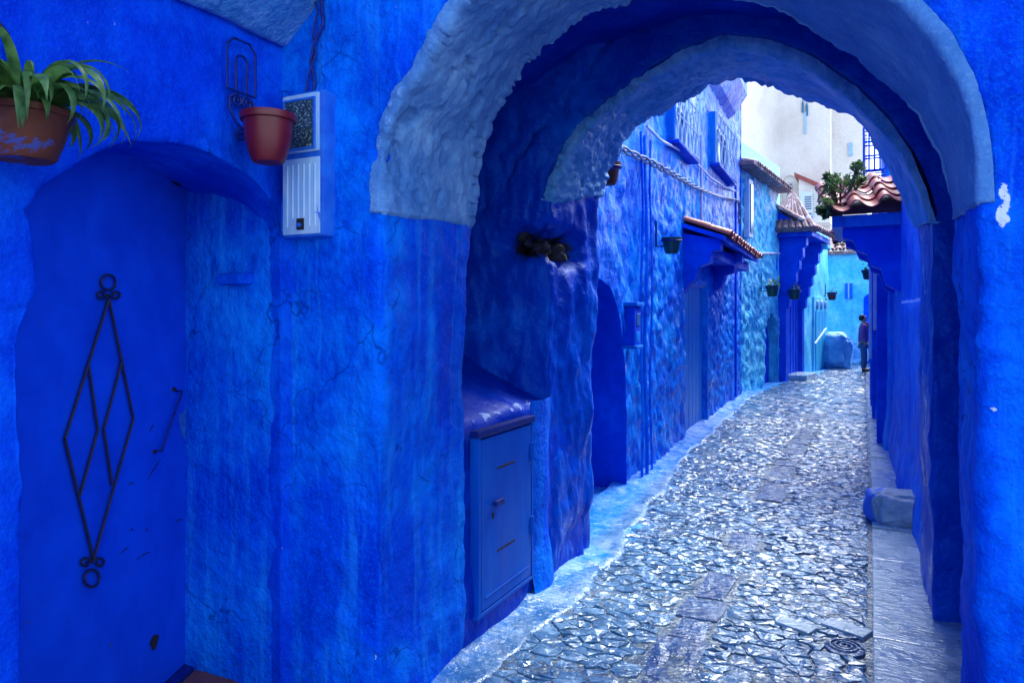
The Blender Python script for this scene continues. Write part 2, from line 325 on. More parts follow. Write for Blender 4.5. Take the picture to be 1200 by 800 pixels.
class MB:
    """collects shapes of ONE mesh"""
    def __init__(s): s.v = []; s.f = []
    def add(s, V, Fc):
        k = len(s.v); s.v += [tuple(map(float, p)) for p in V]; s.f += [tuple(i + k for i in f) for f in Fc]; return s
    def box(s, c, size, rz=0.0, bev=0.0, M4=None, rx=0.0, ry=0.0):
        bm = bmesh.new(); bmesh.ops.create_cube(bm, size=1.0)
        for v in bm.verts: v.co = Vector((v.co.x * size[0], v.co.y * size[1], v.co.z * size[2]))
        if bev: bmesh.ops.bevel(bm, geom=bm.edges[:], offset=min(bev, min(size) * 0.45), segments=2, affect='EDGES', profile=0.6)
        T = Matrix.Translation(Vector(c)) @ Matrix.Rotation(rz, 4, 'Z') @ Matrix.Rotation(ry, 4, 'Y') @ Matrix.Rotation(rx, 4, 'X')
        if M4 is not None: T = M4 @ T
        bm.transform(T); bm.verts.index_update()
        s.add([v.co for v in bm.verts], [[v.index for v in f.verts] for f in bm.faces]); bm.free(); return s
    def tube(s, pts, r, n=8, cap=True):
        pts = np.asarray(pts, float); m = len(pts); rr = np.full(m, r) if np.isscalar(r) else np.asarray(r, float)
        t = np.gradient(pts, axis=0); t /= np.linalg.norm(t, axis=1, keepdims=True) + 1e-9
        u = np.cross(t[0], [0, 0, 1.0]);
        if np.linalg.norm(u) < 0.1: u = np.cross(t[0], [1.0, 0, 0])
        V = []
        for i in range(m):
            u = u - t[i] * (u @ t[i]); u /= np.linalg.norm(u) + 1e-9; w = np.cross(t[i], u)
            for k in range(n):
                a = 2 * math.pi * k / n; V.append(pts[i] + rr[i] * (u * math.cos(a) + w * math.sin(a)))
        Fc = [(i * n + k, i * n + (k + 1) % n, (i + 1) * n + (k + 1) % n, (i + 1) * n + k) for i in range(m - 1) for k in range(n)]
        if cap: Fc += [tuple(range(n))[::-1], tuple((m - 1) * n + k for k in range(n))]
        return s.add(V, Fc)
    def lathe(s, prof, c, n=28, wob=0.0):
        V = []; m = len(prof)
        for r, z in prof:
            for k in range(n):
                a = 2 * math.pi * k / n; V.append((c[0] + r * math.cos(a), c[1] + r * math.sin(a), c[2] + z))
        Fc = [(i * n + k, i * n + (k + 1) % n, (i + 1) * n + (k + 1) % n, (i + 1) * n + k) for i in range(m - 1) for k in range(n)]
        return s.add(V, Fc)
    def prism(s, pts, ext):
        """polygon of 3D points pushed by vector ext"""
        n = len(pts); P = [np.array(p, float) for p in pts]; e = np.array(ext, float)
        return s.add(P + [p + e for p in P], [tuple(range(n))[::-1], tuple(range(n, 2 * n))] + [(k, (k + 1) % n, n + (k + 1) % n, n + k) for k in range(n)])
    def build(s, name, mat, parent=None, smooth=False, loc=None):
        o = obj(name, s.v, s.f, mat, parent, smooth, loc)
        if smooth: 
            try: o.data.set_sharp_from_angle(angle=R(40))
            except Exception: pass
        return o
def arcpts(c, r, a0, a1, n, e1, e2):
    c = np.array(c, float); e1 = np.array(e1, float); e2 = np.array(e2, float)
    return [c + r * (math.cos(a) * e1 + math.sin(a) * e2) for a in np.linspace(a0, a1, n)]
def spiral(c, r0, r1, a0, a1, n, e1, e2):
    c = np.array(c, float); e1 = np.array(e1, float); e2 = np.array(e2, float)
    return [c + (r0 + (r1 - r0) * k / (n - 1)) * (math.cos(a) * e1 + math.sin(a) * e2) for k, a in enumerate(np.linspace(a0, a1, n))]

# ================================================================== THE SETTING
def structure(o): o['kind'] = 'structure'; return o
# ground sheet reaching the horizon
g = obj('ground', [(-300, -300, -0.09), (300, -300, -0.09), (300, 300, -0.09), (-300, 300, -0.09)], [(0, 1, 2, 3)], 'ground', smooth=False); structure(g)

# street bed: the mortar between the stones
def lx(Y):  # left edge of cobbles
    Y = np.asarray(Y, float)
    return np.interp(Y, [-3, 2.5, 3.4, 4.7, 6.3, 9, 15, 19, 21, 25, 40], [-2.0, -1.55, -1.53, -1.52, -1.72, -1.93, -2.12, -1.80, -1.35, -0.95, -0.95])
def rx(Y):
    return np.interp(Y, [-3, 3, 8, 16, 25, 40], [0.02, 0.0, 0.0, -0.06, -0.1, 0.8])
ys = np.concatenate([np.arange(0.5, 9, 0.035), np.arange(9, 34, 0.12)]); xs = np.linspace(-3.6, 2.5, 150)
XX, YY = np.meshgrid(xs, ys, indexing='ij'); P = np.stack([XX, YY, np.zeros_like(XX)], -1)
def leftwall(Y): return np.interp(Y, [-3, 2.5, 4.6, 4.75, 6.4, 15, 18.7, 21, 25, 40], [-1.72, -1.72, -1.74, -1.95, -2.02, -2.34, -2.0, -1.58, -1.2, -1.2])
street = patch('street', P, 'mortar', None, lambda P: 0.006 * fbm(P, 3, 4) + 0.004 * fbm(P, 22, 3, 5), (0, 0, 1),
               {'paint': lambda P: 0.9 * (1 - sstep(0.02, 0.45, P[..., 0] - lx(P[..., 1]) + 0.12)) * sstep(4.0, 5.0, P[..., 1])})
structure(street)

# --- cobblestones: irregular Voronoi pieces
def voronoi_cells(pts, rad):
    cell = rad; grid = {}
    for i, p in enumerate(pts): grid.setdefault((int(p[0] // cell), int(p[1] // cell)), []).append(i)
    out = []
    for i, p in enumerate(pts):
        poly = [np.array(q) for q in ((p[0] - rad, p[1] - rad), (p[0] + rad, p[1] - rad), (p[0] + rad, p[1] + rad), (p[0] - rad, p[1] + rad))]
        ci, cj = int(p[0] // cell), int(p[1] // cell)
        nb = [j for a in (-1, 0, 1) for b in (-1, 0, 1) for j in grid.get((ci + a, cj + b), []) if j != i]
        for j in nb:
            q = pts[j]; n = q - p; mid = (p + q) / 2; c = n @ mid; new = []
            for k in range(len(poly)):
                a, b = poly[k], poly[(k + 1) % len(poly)]; da, db = n @ a - c, n @ b - c
                if da <= 0: new.append(a)
                if da * db < 0: new.append(a + (b - a) * (da / (da - db)))
            poly = new
            if len(poly) < 3: break
        out.append(poly)
    return out
ANIS = np.array([1.22, 0.80])
def scatter(y0, y1, dmin, tries):
    pts = []; cell = dmin / 1.4; grid = {}
    for _ in range(tries):
        y = random.uniform(y0, y1); x = random.uniform(float(lx(y)), float(rx(y)))
        p = np.array([x, y]) / ANIS; d = dmin * (0.55 + 1.45 * random.random() ** 2.4); ci, cj = int(p[0] // cell), int(p[1] // cell); ok = True
        for a in range(-3, 4):
            for b in range(-3, 4):
                for q in grid.get((ci + a, cj + b), ()):
                    if (q[0] - p[0]) ** 2 + (q[1] - p[1]) ** 2 < d * d: ok = False; break
                if not ok: break
            if not ok: break
        if ok: grid.setdefault((ci, cj), []).append(p); pts.append(p)
    return pts
SPIRAL = on_ground(990, 760)
def gx(Y): return -0.80 + 0.02 * np.sin(np.asarray(Y) * 1.3)
pts = scatter(2.2, 12.0, 0.118, 26000) + scatter(12.05, 27, 0.17, 6000)
gut = []; y = 2.1
while y < 12.4:
    L = random.uniform(0.18, 0.5)
    if random.random() < 0.68 or 2.6 < y < 3.6: gut.append((y, y + L, random.uniform(0.08, 0.12)))
    y += L
def in_gut(Y): return any(a - 0.03 < Y < b + 0.03 for a, b, w in gut)
stones = []
for p, poly in zip(pts, voronoi_cells(pts, 0.42)):
    if len(poly) < 3: continue
    c = p * ANIS; poly = np.array(poly) * ANIS
    ing = in_gut(c[1])
    if ing and abs(c[0] - gx(c[1])) < 0.13: continue
    if np.hypot(c[0] - SPIRAL[0], c[1] - SPIRAL[1]) < 0.12: continue
    poly[:, 0] = np.clip(poly[:, 0], lx(c[1]) - 0.02, rx(c[1]) - 0.012)
    g0 = gx(c[1])
    if ing:
        if c[0] < g0: poly[:, 0] = np.minimum(poly[:, 0], g0 - 0.105)
        else: poly[:, 0] = np.maximum(poly[:, 0], g0 + 0.105)
    ext = np.ptp(poly, axis=0)
    if min(ext) < 0.035 or max(ext) > 0.5: continue
    stones.append((c, poly))
def stone_mesh(c, poly):
    cen = poly.mean(0); n0 = len(poly); ring = []
    near = c[1] < 9
    for k in range(n0):
        a, b = poly[k], poly[(k + 1) % n0]; ring.append(a)
        if near and np.linalg.norm(b - a) > 0.05:
            m_ = (a + b) / 2 + rng.normal(0, 0.011, 2); ring.append(m_)
    ring = np.array(ring); d = ring - cen; L = np.linalg.norm(d, axis=1, keepdims=True) + 1e-6
    gap = rng.uniform(0.001, 0.0055)
    r0 = cen + d * np.clip((L - gap) / L, 0.3, 1); r1 = cen + d * np.clip((L - gap - 0.004) / L, 0.25, 1); r2 = cen + d * 0.52
    h = rng.uniform(0.004, 0.010); tl = rng.normal(0, 0.020, 2)
    def zz(q, dz): return h + dz + (q - cen) @ tl
    n = len(ring)
    V = [(q[0], q[1], -0.02) for q in r0] + [(q[0], q[1], zz(q, -0.002 + rng.normal(0, 0.0012))) for q in r1] + [(q[0], q[1], zz(q, rng.normal(0, 0.0026))) for q in r2] + [(cen[0], cen[1], h + rng.normal(0, 0.004))]
    Fc = []
    for a in (0, 1):
        for k in range(n): Fc.append((a * n + k, a * n + (k + 1) % n, (a + 1) * n + (k + 1) % n, (a + 1) * n + k))
    for k in range(n): Fc.append((2 * n + k, 2 * n + (k + 1) % n, 3 * n))
    return V, Fc
scored = []
for c, poly in stones:
    q = np.c_[poly, np.full(len(poly), 0.02)]; x, y, zc = px_of(q)
    area = 0.5 * abs(np.dot(x, np.roll(y, 1)) - np.dot(y, np.roll(x, 1)))
    vis = (zc.min() > 0.5) and (0 < x.mean() < 1200) and (0 < y.mean() < 800) and c[1] > 2.6
    scored.append((area if vis else 0, c, poly))
scored.sort(key=lambda t: -t[0])
for k, (a, c, poly) in enumerate(scored[:300]):
    V, Fc = stone_mesh(c, poly); obj('cobblestone', V, Fc, 'cobble', street, False, (c[0], c[1], 0))
far = MB()
for a, c, poly in scored[300:]: far.add(*stone_mesh(c, poly))
o = far.build('cobblestones', 'cobble', street, False); o['kind'] = 'stuff'
# central gutter of dark slate flags
for (a_, b_, w) in gut:
    c = np.array([float(gx((a_ + b_) / 2)), (a_ + b_) / 2]); q = np.array([(-w, a_ - c[1]), (w, a_ - c[1]), (w, b_ - c[1]), (-w, b_ - c[1])]) + rng.normal(0, 0.014, (4, 2))
    V, Fc = stone_mesh(c, q + c); obj('gutter_slab', V, Fc, 'slate', street, False, (c[0], c[1], 0))
# right-hand paving slabs
y = 1.6; jj = 0
while y < 17:
    L = random.uniform(0.42, 0.85); x0 = float(rx(y + L / 2)); w = 0.62
    z = random.uniform(0.012, 0.026)
    mb = MB().box((x0 + w / 2 + 0.012, y + L / 2, z - 0.03), (w, L - 0.010, 0.06), random.uniform(-.006, .006), 0.006, ry=random.uniform(-.012, .004))
    mb.build('paving_slab', 'slab', street, False, (x0 + w / 2, y + L / 2, 0)); y += L
# pale bricks and the spiral stone set among the cobbles
for (px_, py_, w, d, a) in ((933, 735, 0.19, 0.10, -0.42), (992, 738, 0.22, 0.11, -0.42)):
    c = on_ground(px_, py_); MB().box((c[0], c[1], -0.004), (w, d, 0.05), a, 0.008, rx=0.02).build('paving_brick', 'slab', street, False, c)
sp = MB(); sp.lathe([(0.092, -0.02), (0.09, 0.008), (0.08, 0.012), (0.0, 0.010)], (SPIRAL[0], SPIRAL[1], 0), 24)
sp.tube(spiral((SPIRAL[0], SPIRAL[1], 0.013), 0.078, 0.008, 0, 2 * math.pi * 3.0, 70, (1, 0, 0), (0, 1, 0)), 0.0085, 6)
sp.build('spiral_stone', 'slate', street, True, SPIRAL)

# cement kerb fillet along the foot of the left walls
yk = np.arange(1.0, 16.0, 0.03); tk = np.linspace(0, 1, 22)
def kerbP():
    G = np.zeros((len(yk), len(tk), 3))
    for i, yy in enumerate(yk):
        x0 = float(leftwall(yy)) - 0.12; x1 = float(lx(yy)) + 0.04 + 0.03 * math.sin(yy * 2.1) + 0.02 * math.sin(yy * 7)
        G[i, :, 0] = x0 + (x1 - x0) * tk; G[i, :, 1] = yy
        hz = np.interp(yy, [1, 4.5, 4.9, 6.2, 6.7, 16], [0.075, 0.07, 0.03, 0.03, 0.07, 0.06])
        G[i, :, 2] = 0.012 + hz * (1 - tk) ** 1.6 - 0.03 * sstep(0.93, 1, tk)
    return G
kerb = patch('kerb', kerbP(), 'kerb', None, lambda P: 0.008 * fbm(P, 4, 4, 3) + 0.004 * fbm(P, 18, 3, 9), (0, 0, 1),
             {'paint': lambda P: 0.95 * (1 - sstep(0.0, 0.30, P[..., 0] - leftwall(P[..., 1]))) * (0.45 + 0.55 * sstep(3.6, 4.6, P[..., 1])) + 0.35 * (P[..., 1] > 4.4) * (1 - sstep(0.1, 0.45, P[..., 0] - leftwall(P[..., 1])))})
structure(kerb)

# ================================================================== FRONT ARCH WALL
YF, YB = 2.29, 2.95
def XZ(lst, Y):
    out = []
    for q in lst:
        if len(q) == 3: out.append((q[1], Y, q[2]))        # ('w', X, z)
        else: out.append(tuple(on_line(q[0], q[1], (-5, Y), (5, Y))))
    return np.array(out)
f_arc = XZ([(446, 250), (445, 200), (456, 140), (470, 112), (490, 88), (503, 60), (535, 10), ('w', -1.12, 2.90), ('w', -0.72, 2.96), ('w', -0.32, 2.83), (1062, 4), (1100, 45), (1130, 100), (1143, 150), (1148, 200), (1150, 238)], YF)
b_arc = XZ([(546, 262), (549, 215), (556, 170), (575, 132), (600, 97), (640, 55), (680, 22), (745, -3), ('w', -0.7, 2.95), (855, -2), (905, 12), (945, 34), (1000, 67), (1040, 102), (1070, 133), (1095, 182), (1110, 222), (1118, 257)], YB)
def jamb(x0, x1, Y, z0, z1, n): return np.stack([np.linspace(x0, x1, n), np.full(n, Y), np.linspace(z0, z1, n)], -1)
NJ, NA = 170, 400
fl = jamb(-1.705, f_arc[0][0], YF, -0.15, f_arc[0][2], NJ); bl = jamb(-1.70, b_arc[0][0], YB, -0.15, b_arc[0][2], NJ)
fr = jamb(f_arc[-1][0], 0.292, YF, f_arc[-1][2], -0.15, NJ); br = jamb(b_arc[-1][0], 0.287, YB, b_arc[-1][2], -0.15, NJ)
def ragged(A, cx, cz, amp, sc, seed, left):
    d = A - np.array([cx, 0, cz]); d[:, 1] = 0; d /= np.linalg.norm(d, axis=1, keepdims=True) + 1e-9
    w = 0.25 + 0.75 * sstep(left + 0.5, left - 0.4, A[:, 0]); q = fbm(A, sc, 4, seed, 0.65)
    return A + d * (amp * w * (np.abs(q) * 1.6 - 0.5))[:, None]
fa = smooth1(resample(f_arc, NA), 8, 0); ba = smooth1(resample(b_arc, NA), 6, 0)
fa_j = ragged(fa, -0.71, 1.95, 0.010, 11, 301, -1.0); ba_j = ragged(ba, -0.71, 1.95, 0.030, 7, 305, -0.6)
def grow(A, cx, cz, o=0.045):
    d = A - np.array([cx, 0, cz]); d[:, 1] = 0; d /= np.linalg.norm(d, axis=1, keepdims=True) + 1e-9
    w = np.clip(np.minimum(np.arange(len(A)), np.arange(len(A))[::-1]) / 6.0, 0, 1)[:, None]
    return A + d * o * w
front_o = np.r_[fl[:-1], grow(fa, -0.71, 1.95, 0.02), fr[1:]]; back_o = np.r_[bl[:-1], grow(ba, -0.71, 1.95), br[1:]]
ol = np.stack([np.full(NJ, -3.0), np.full(NJ, YF), fl[:, 2]], -1); orr = np.stack([np.full(NJ, 3.2), np.full(NJ, YF), fr[:, 2]], -1)
def rect_outer(arc, xl, xr, zt, Y, cx):
    out = []
    for p in arc:
        d = np.array([p[0] - cx, p[2] - 1.75]); d /= np.linalg.norm(d); k = 1e9
        if d[0] < -1e-6: k = min(k, (xl - p[0]) / d[0])
        if d[0] > 1e-6: k = min(k, (xr - p[0]) / d[0])
        if d[1] > 1e-6: k = min(k, (zt - p[2]) / d[1])
        out.append((p[0] + d[0] * k, Y, p[2] + d[1] * k))
    return np.array(out)
oa = rect_outer(fa, -3.0, 3.2, 4.6, YF, -0.71)
oa[0] = ol[-1]; oa[-1] = orr[0]
outer = np.r_[ol[:-1], oa, orr[1:]]
bout = back_o + (outer - front_o) * 0.5; bout[:, 1] = YB
t_face = np.r_[np.linspace(0, 0.30, 46)[1:], np.linspace(0.30, 1, 62)[1:]]
Pw = np.concatenate([lerp(back_o, bout, [1, 0.5, 0.2, 0.08, 0.03]), lerp(back_o, front_o, np.linspace(0, 1, 52)), lerp(front_o, outer, t_face)], axis=1)
Pw = smooth1(Pw, 2, 1)
def d_front(P):
    leftp = P[..., 0] < -1.0
    return (0.030 * fbm(P, 1.3, 3, 1) + 0.011 * fbm(P, 5, 4, 4)) * (1 - 0.85 * sstep(-1.95, -2.15, P[..., 0]) * sstep(2.5, 2.3, P[..., 2])) + 0.0035 * fbm(P, 26, 3, 8) + np.where(P[..., 0] > 0.25, 0.012 * fbm(P * np.array([1, 1, 0.6]), 9, 3, 77), 0) * (P[..., 1] < YF + 0.02) \
        - 0.03 * sstep(0.012, 0.0, np.abs(P[..., 0] + 1.58 + 0.05 * np.sin(P[..., 2] * 9) + 0.03 * fbm(P, 8, 2)) ) * sstep(1.0, 1.1, P[..., 2]) * sstep(1.55, 1.45, P[..., 2])
c_chip = on_line(1176, 245, (-5, YF), (5, YF)); c_ch2 = on_line(1165, 478, (-5, YF), (5, YF))
c_st = on_line(333, 505, (-5, YF), (5, YF)); c_rim = on_line(452, 190, (-5, YF), (5, YF))
def wear_front(P):
    w = np.zeros(P.shape[:-1])
    def blob(c, sx, sz, a=1.0):
        return a * np.exp(-(((P[..., 0] - c[0]) / sx) ** 2 + ((P[..., 2] - c[2]) / sz) ** 2))
    w = w + blob(c_chip, 0.016, 0.07, 1.05) * (1 + 0.5 * fbm(P, 30, 2, 55)) + blob(c_ch2, 0.007, 0.014, 0.75) + blob(c_st, 0.007, 0.11, 0.62) + blob(on_line(441, 768, (-5, YF), (5, YF)), 0.012, 0.03, 0.6) + blob(on_line(419, 745, (-5, YF), (5, YF)), 0.008, 0.012, 0.6)
    return w * (P[..., 1] < YF + 0.05)
front_wall = thing('front_arch_wall', 'thick blue plastered wall with the wide nearest arch and pale painted soffit', 'wall', (-0.7, YF, 0))
patch('wall_face', Pw, 'front', front_wall, d_front, (0, -1, 0.0), {'wear': wear_front})
# pale blue limewashed band lining the arch, a little proud of the wall
def band(name, fo, bo, mat, parent, off, cx, cz, disp, nt=60, facing=(0, 0, -1), attrs=None, rag=None):
    def inw(A, o):
        d = A - np.array([cx, 0, cz]); d[:, 1] = 0; d /= np.linalg.norm(d, axis=1, keepdims=True) + 1e-9
        return A - d * o
    fy = fo.copy(); by = bo.copy(); fy[:, 1] -= 0.002; by[:, 1] += 0.012
    tt_ = np.linspace(0, 1, nt); inner = lerp(inw(fy, off), inw(by, off), tt_)
    inner = inner + (rag[0] - fo)[:, None, :] * ((1 - tt_) ** 14)[None, :, None] + (rag[1] - bo)[:, None, :] * (tt_ ** 10)[None, :, None]
    fy = fy + rag[0] - fo; by = by + rag[1] - bo
    Pb = np.concatenate([lerp(inw(fy, -0.03), inw(fy, off), [0, 0.4, 0.75]), inner, lerp(inw(by, off), inw(by, -0.05), [0.25, 0.6, 1])], axis=1)
    e0 = Pb[0] + np.array([-0.02, 0, 0.01]); e1 = Pb[-1] + np.array([0.02, 0, 0.01])
    Pb = np.concatenate([e0[None], Pb[0:1], Pb, Pb[-1:], e1[None]], axis=0)
    Pb = smooth1(Pb, 1, 1)
    return patch(name, Pb, mat, parent, disp, facing, attrs)
def d_band(P):
    left = sstep(-0.3, -1.2, P[..., 0])
    r = 0.030 * fbm(P, 1.3, 3, 1) + 0.006 + (0.002 + 0.004 * left) * fbm(P, 9, 3, 21) + (0.0012 + 0.0045 * left) * fbm(P, 24, 3, 22) + 0.0012 * fbm(P, 70, 2, 26)
    q = fbm(P, 5.5, 3, 40)
    gouge = sstep(0.50, 0.58, q) * left + 0.5 * sstep(0.62, 0.68, fbm(P, 11, 2, 43)) * left
    return r - 0.020 * gouge
band('arch_band', fa, ba, 'band', front_wall, 0.005, -0.71, 1.95, d_band, 96, rag=(fa_j, ba_j),
     attrs={'wear': lambda P: 0.42 * sstep(YF + 0.03, YF - 0.006, P[..., 1]) * sstep(-1.35, -1.6, P[..., 0])})

# ================================================================== LEFT HOUSE WALL WITH THE ARCHED DOOR
XL = -2.2
WLINE = ((XL, -5), (XL, 5))
o_px = [(25, 1080), (25, 800), (30, 625), (34, 565), (30, 515), (28, 400), (33, 380), (46, 340), (38, 270), (31, 246), (48, 220), (75, 200), (120, 176), (150, 165), (210, 168), (250, 182), (290, 205), (315, 232), (327, 264)]
o_arr = np.array([on_line(a, b, *WLINE) for a, b in o_px])
DA, DB = (-2.79, 2.31), (-2.40, 1.38)         # door leaf line
i_px = [(10, 250), (40, 205), (80, 186), (120, 178), (140, 179), (165, 190), (190, 203), (215, 222), (236, 243)]
i_arr = np.array([on_line(a, b, DA, DB) for a, b in i_px])
k0 = 9
N1, N2 = 130, 170
oj = resample(o_arr[:k0 + 1], N1); oarc = smooth1(resample(o_arr[k0:], N2), 3, 0)
ij = oj.copy(); ij[:, 0] = -2.42; ij[:, 1] = oj[:, 1] - 0.03
ia = resample(i_arr, N2); ia[0] = ij[-1]
ia = smooth1(ia, 6, 0)
N3 = 110
rj_o = np.stack([np.full(N3, oarc[-1][0]), np.full(N3, YF - 0.018), np.linspace(oarc[-1][2], -0.1, N3)], -1)
rj_i = np.stack([np.full(N3, ia[-1][0]), np.full(N3, ia[-1][1] - 0.02), np.linspace(ia[-1][2], -0.1, N3)], -1)
oarc[:, 1] = np.minimum(oarc[:, 1], YF - 0.018)
oo = np.r_[oj[:-1], oarc, rj_o[1:]]; ii = np.r_[ij[:-1], ia, rj_i[1:]]
oo[N1 + 20:] = smooth1(oo[N1 + 20:], 60, 0); ii[N1 + 20:] = smooth1(ii[N1 + 20:], 60, 0)
of = np.stack([np.full(N1, XL), np.full(N1, -2.5), oj[:, 2]], -1)
path = resample([(XL, -2.5, oj[-1][2]), (XL, -2.5, 4.6), (XL, 2.33, 4.6)], N2)
rj_w = rj_o.copy(); rj_w[:, 0] += 0.22; rj_w[:, 1] = YF + 0.04
zc0 = oo[N1 + N2 - 2][2]
path_r = rj_w
ow = np.r_[of[:-1], path, path_r[1:]]
bl_ = np.clip((np.arange(len(ow)) - (N1 + N2 - 26)) / 26.0, 0, 1)[:, None]
kk = N1 + N2 - 2
for q in range(kk - 24, kk + 1):
    w_b = (q - (kk - 24)) / 24.0; w_b = w_b * w_b
    ow[q] = ow[q] * (1 - w_b) + np.array([oo[q][0] + 0.02, YF + 0.10, oo[q][2] + 0.05 + (ow[q][2] - oo[q][2]) * (1 - w_b)]) * w_b
Pd = np.concatenate([lerp(ii, oo, np.linspace(0, 1, 34)), lerp(oo, ow, np.r_[np.linspace(0, 0.35, 60)[1:], np.linspace(0.35, 1, 50)[1:]])], axis=1)
Pd = smooth1(Pd, 2, 1)
left_house = thing('door_house', 'blue house wall on the left with a recessed arched iron door', 'house', (XL, 1.6, 0))
c_hole = on_line(203, 213, DA, DB)
patch('wall_face', Pd, 'doorwall', left_house, lambda P: 0.016 * fbm(P, 1.5, 3, 31) + 0.007 * fbm(P, 6, 3, 34) + 0.002 * fbm(P, 26, 3, 8), (1, 0, 0),
      {'soot_hole_shade': lambda P: 1.3 * np.exp(-((P - c_hole) ** 2).sum(-1) / 0.035 ** 2)})  # darkness of a small hole painted as a spot; nothing is hollowed
# corbelled ledge high on the wall
pA = on_line(200, 0, *WLINE); pB = on_line(337, 56, *WLINE); zl = (pA[2] + pB[2]) / 2
G = []
for yy in np.linspace(-2.0, 2.40, 90):
    G.append([(XL - 0.04, yy, zl + 0.02), (XL + 0.015, yy, zl), (XL + 0.03, yy, zl + 0.005)] + [(XL + 0.03 + 0.26 * t, yy, zl + 0.005 + 0.20 * t) for t in np.linspace(0.1, 1, 10)] + [(XL + 0.30, yy, zl + 0.3), (XL + 0.3, yy, zl + 0.7), (XL + 0.3, yy, 4.6)])
patch('upper_ledge', np.array(G), 'band2', left_house, lambda P: 0.008 * fbm(P, 5, 4, 12), (1, 0, -0.3))
# door leaf
tdir = np.array([DB[0] - DA[0], DB[1] - DA[1], 0.0]); tdir /= np.linalg.norm(tdir); nrm = np.array([-tdir[1], tdir[0], 0.0])
if nrm @ np.array([2.5, -1.5, 0]) < 0: nrm = -nrm
def dpt(px_, py_, off=0.0):
    return on_line(px_, py_, DA, DB) + nrm * off
a3 = np.array([DA[0], DA[1], 0.0]); W = 1.25
def leaf_box(u0, u1, z0, z1, n0, n1):
    mb = MB(); P8 = [a3 + tdir * u + nrm * n + np.array([0, 0, z]) for u in (u0, u1) for n in (n0, n1) for z in (z0, z1)]
    mb.add(P8, [(0, 1, 3, 2), (4, 6, 7, 5), (0, 4, 5, 1), (2, 3, 7, 6), (0, 2, 6, 4), (1, 5, 7, 3)]); return mb
u_edge = float((dpt(229, 500) - a3) @ tdir)
door = leaf_box(u_edge, W, 0.03, 2.6, -0.05, 0.0).build('door', 'door', left_house)
leaf_box(-0.12, u_edge - 0.012, 0.0, 2.6, -0.06, 0.012).build('door_frame', 'doorwall', left_house)
leaf_box(u_edge - 0.011, u_edge - 0.001, 0.03, 2.55, -0.03, 0.004).build('gap_shade', 'iron', door)  # dark strip standing for the shade in the gap between leaf and frame
leaf_box(u_edge - 0.02, W, -0.05, 0.026, -0.1, 0.05).build('threshold', 'blueiron', left_house)
# terracotta doorstep tiles
for k in range(3):
    c = a3 + tdir * (0.12 + 0.3 * k) + nrm * 0.2
    MB().box((c[0], c[1], 0.0), (0.28, 0.28, 0.03), math.atan2(tdir[1], tdir[0]), 0.004).build('doorstep_tile', 'terracotta', left_house)
# iron ornament: two interlocked lozenges with scrolls
gr = MB(); o_ = 0.012; rr = 0.0058
T_, B_ = dpt(124, 350, o_), dpt(106, 655, o_)
Lo, Ro = dpt(72, 514, o_), dpt(153, 490, o_)
ul, ur = dpt(100, 428, o_), dpt(140, 420, o_)     # where the inner bars leave the outer ones
il, ir_ = dpt(111, 503, o_), dpt(118, 503, o_)
dl, dr = dpt(90, 580, o_), dpt(128, 568, o_)
for seg in ((T_, Lo, B_), (T_, Ro, B_), (ul, il, dl), (ur, ir_, dr)):
    for a, b in zip(seg[:-1], seg[1:]): gr.tube([a, (a + b) / 2, b], rr, 6)
zv = np.array([0, 0, 1.0])
def ringp(cx_, cy_, rx_, ry_, a0, a1, n, grow_=1.0):
    return [dpt(cx_ + rx_ * (1 + (grow_ - 1) * k / (n - 1)) * math.cos(a), cy_ - ry_ * (1 + (grow_ - 1) * k / (n - 1)) * math.sin(a), o_) for k, a in enumerate(np.linspace(a0, a1, n))]
gr.tube(ringp(123.5, 331, 8.5, 9, 0, 2 * math.pi, 24), 0.005, 6, False)
gr.tube(ringp(104, 677, 9, 10, 0, 2 * math.pi, 24), 0.005, 6, False)
for s_ in (-1, 1):
    a_ = 0 if s_ < 0 else math.pi
    gr.tube(ringp(124 + s_ * 8, 345, 7, 5.5, a_, a_ + s_ * 2 * math.pi * 1.1, 22, 0.35), 0.005, 6)
    gr.tube(ringp(105 + s_ * 8, 659, 7.5, 6.5, a_, a_ - s_ * 2 * math.pi * 1.1, 22, 0.35), 0.005, 6)
gr.build('iron_ornament', 'iron', door, True)
hd = MB(); h0, h1 = dpt(206, 458, 0.03), dpt(181, 528, 0.03)
hd.tube([h0 - nrm * 0.03, h0, (h0 + h1) / 2, h1, h1 - nrm * 0.03], 0.006, 8)
hd.build('handle', 'blueiron', door, True)
for (a, b, r_) in ((203, 456, 0.012), (219, 492, 0.015), (219, 472, 0.009), (180, 529, 0.01)):
    c = dpt(a, b, 0.003); MB().tube([c - nrm * 0.01, c + nrm * 0.006], [r_, r_ * 0.8], 10).build('lock_plate', 'iron', door, True)
rb_ = [dpt(216 + 5.5 * math.cos(t) * (1 + 0.3 * math.sin(3 * t)), 497 - 17 * math.sin(t) * (1 + 0.2 * math.cos(5 * t)), 0.0005) for t in np.linspace(0, 2 * math.pi, 22)[:-1]]
MB().prism(rb_, nrm * 0.0015).build('rubbed_patch', 'rubbed', door)
c = dpt(180, 752, 0.002); kh = MB(); pr = [c + tdir * 0.028 * math.cos(a) * (1 + 0.3 * math.sin(3 * a)) + zv * 0.03 * math.sin(a) for a in np.linspace(0, 2 * math.pi, 14)[:-1]]
kh.prism(pr, nrm * 0.004); kh.build('rust_hole', 'black', door)
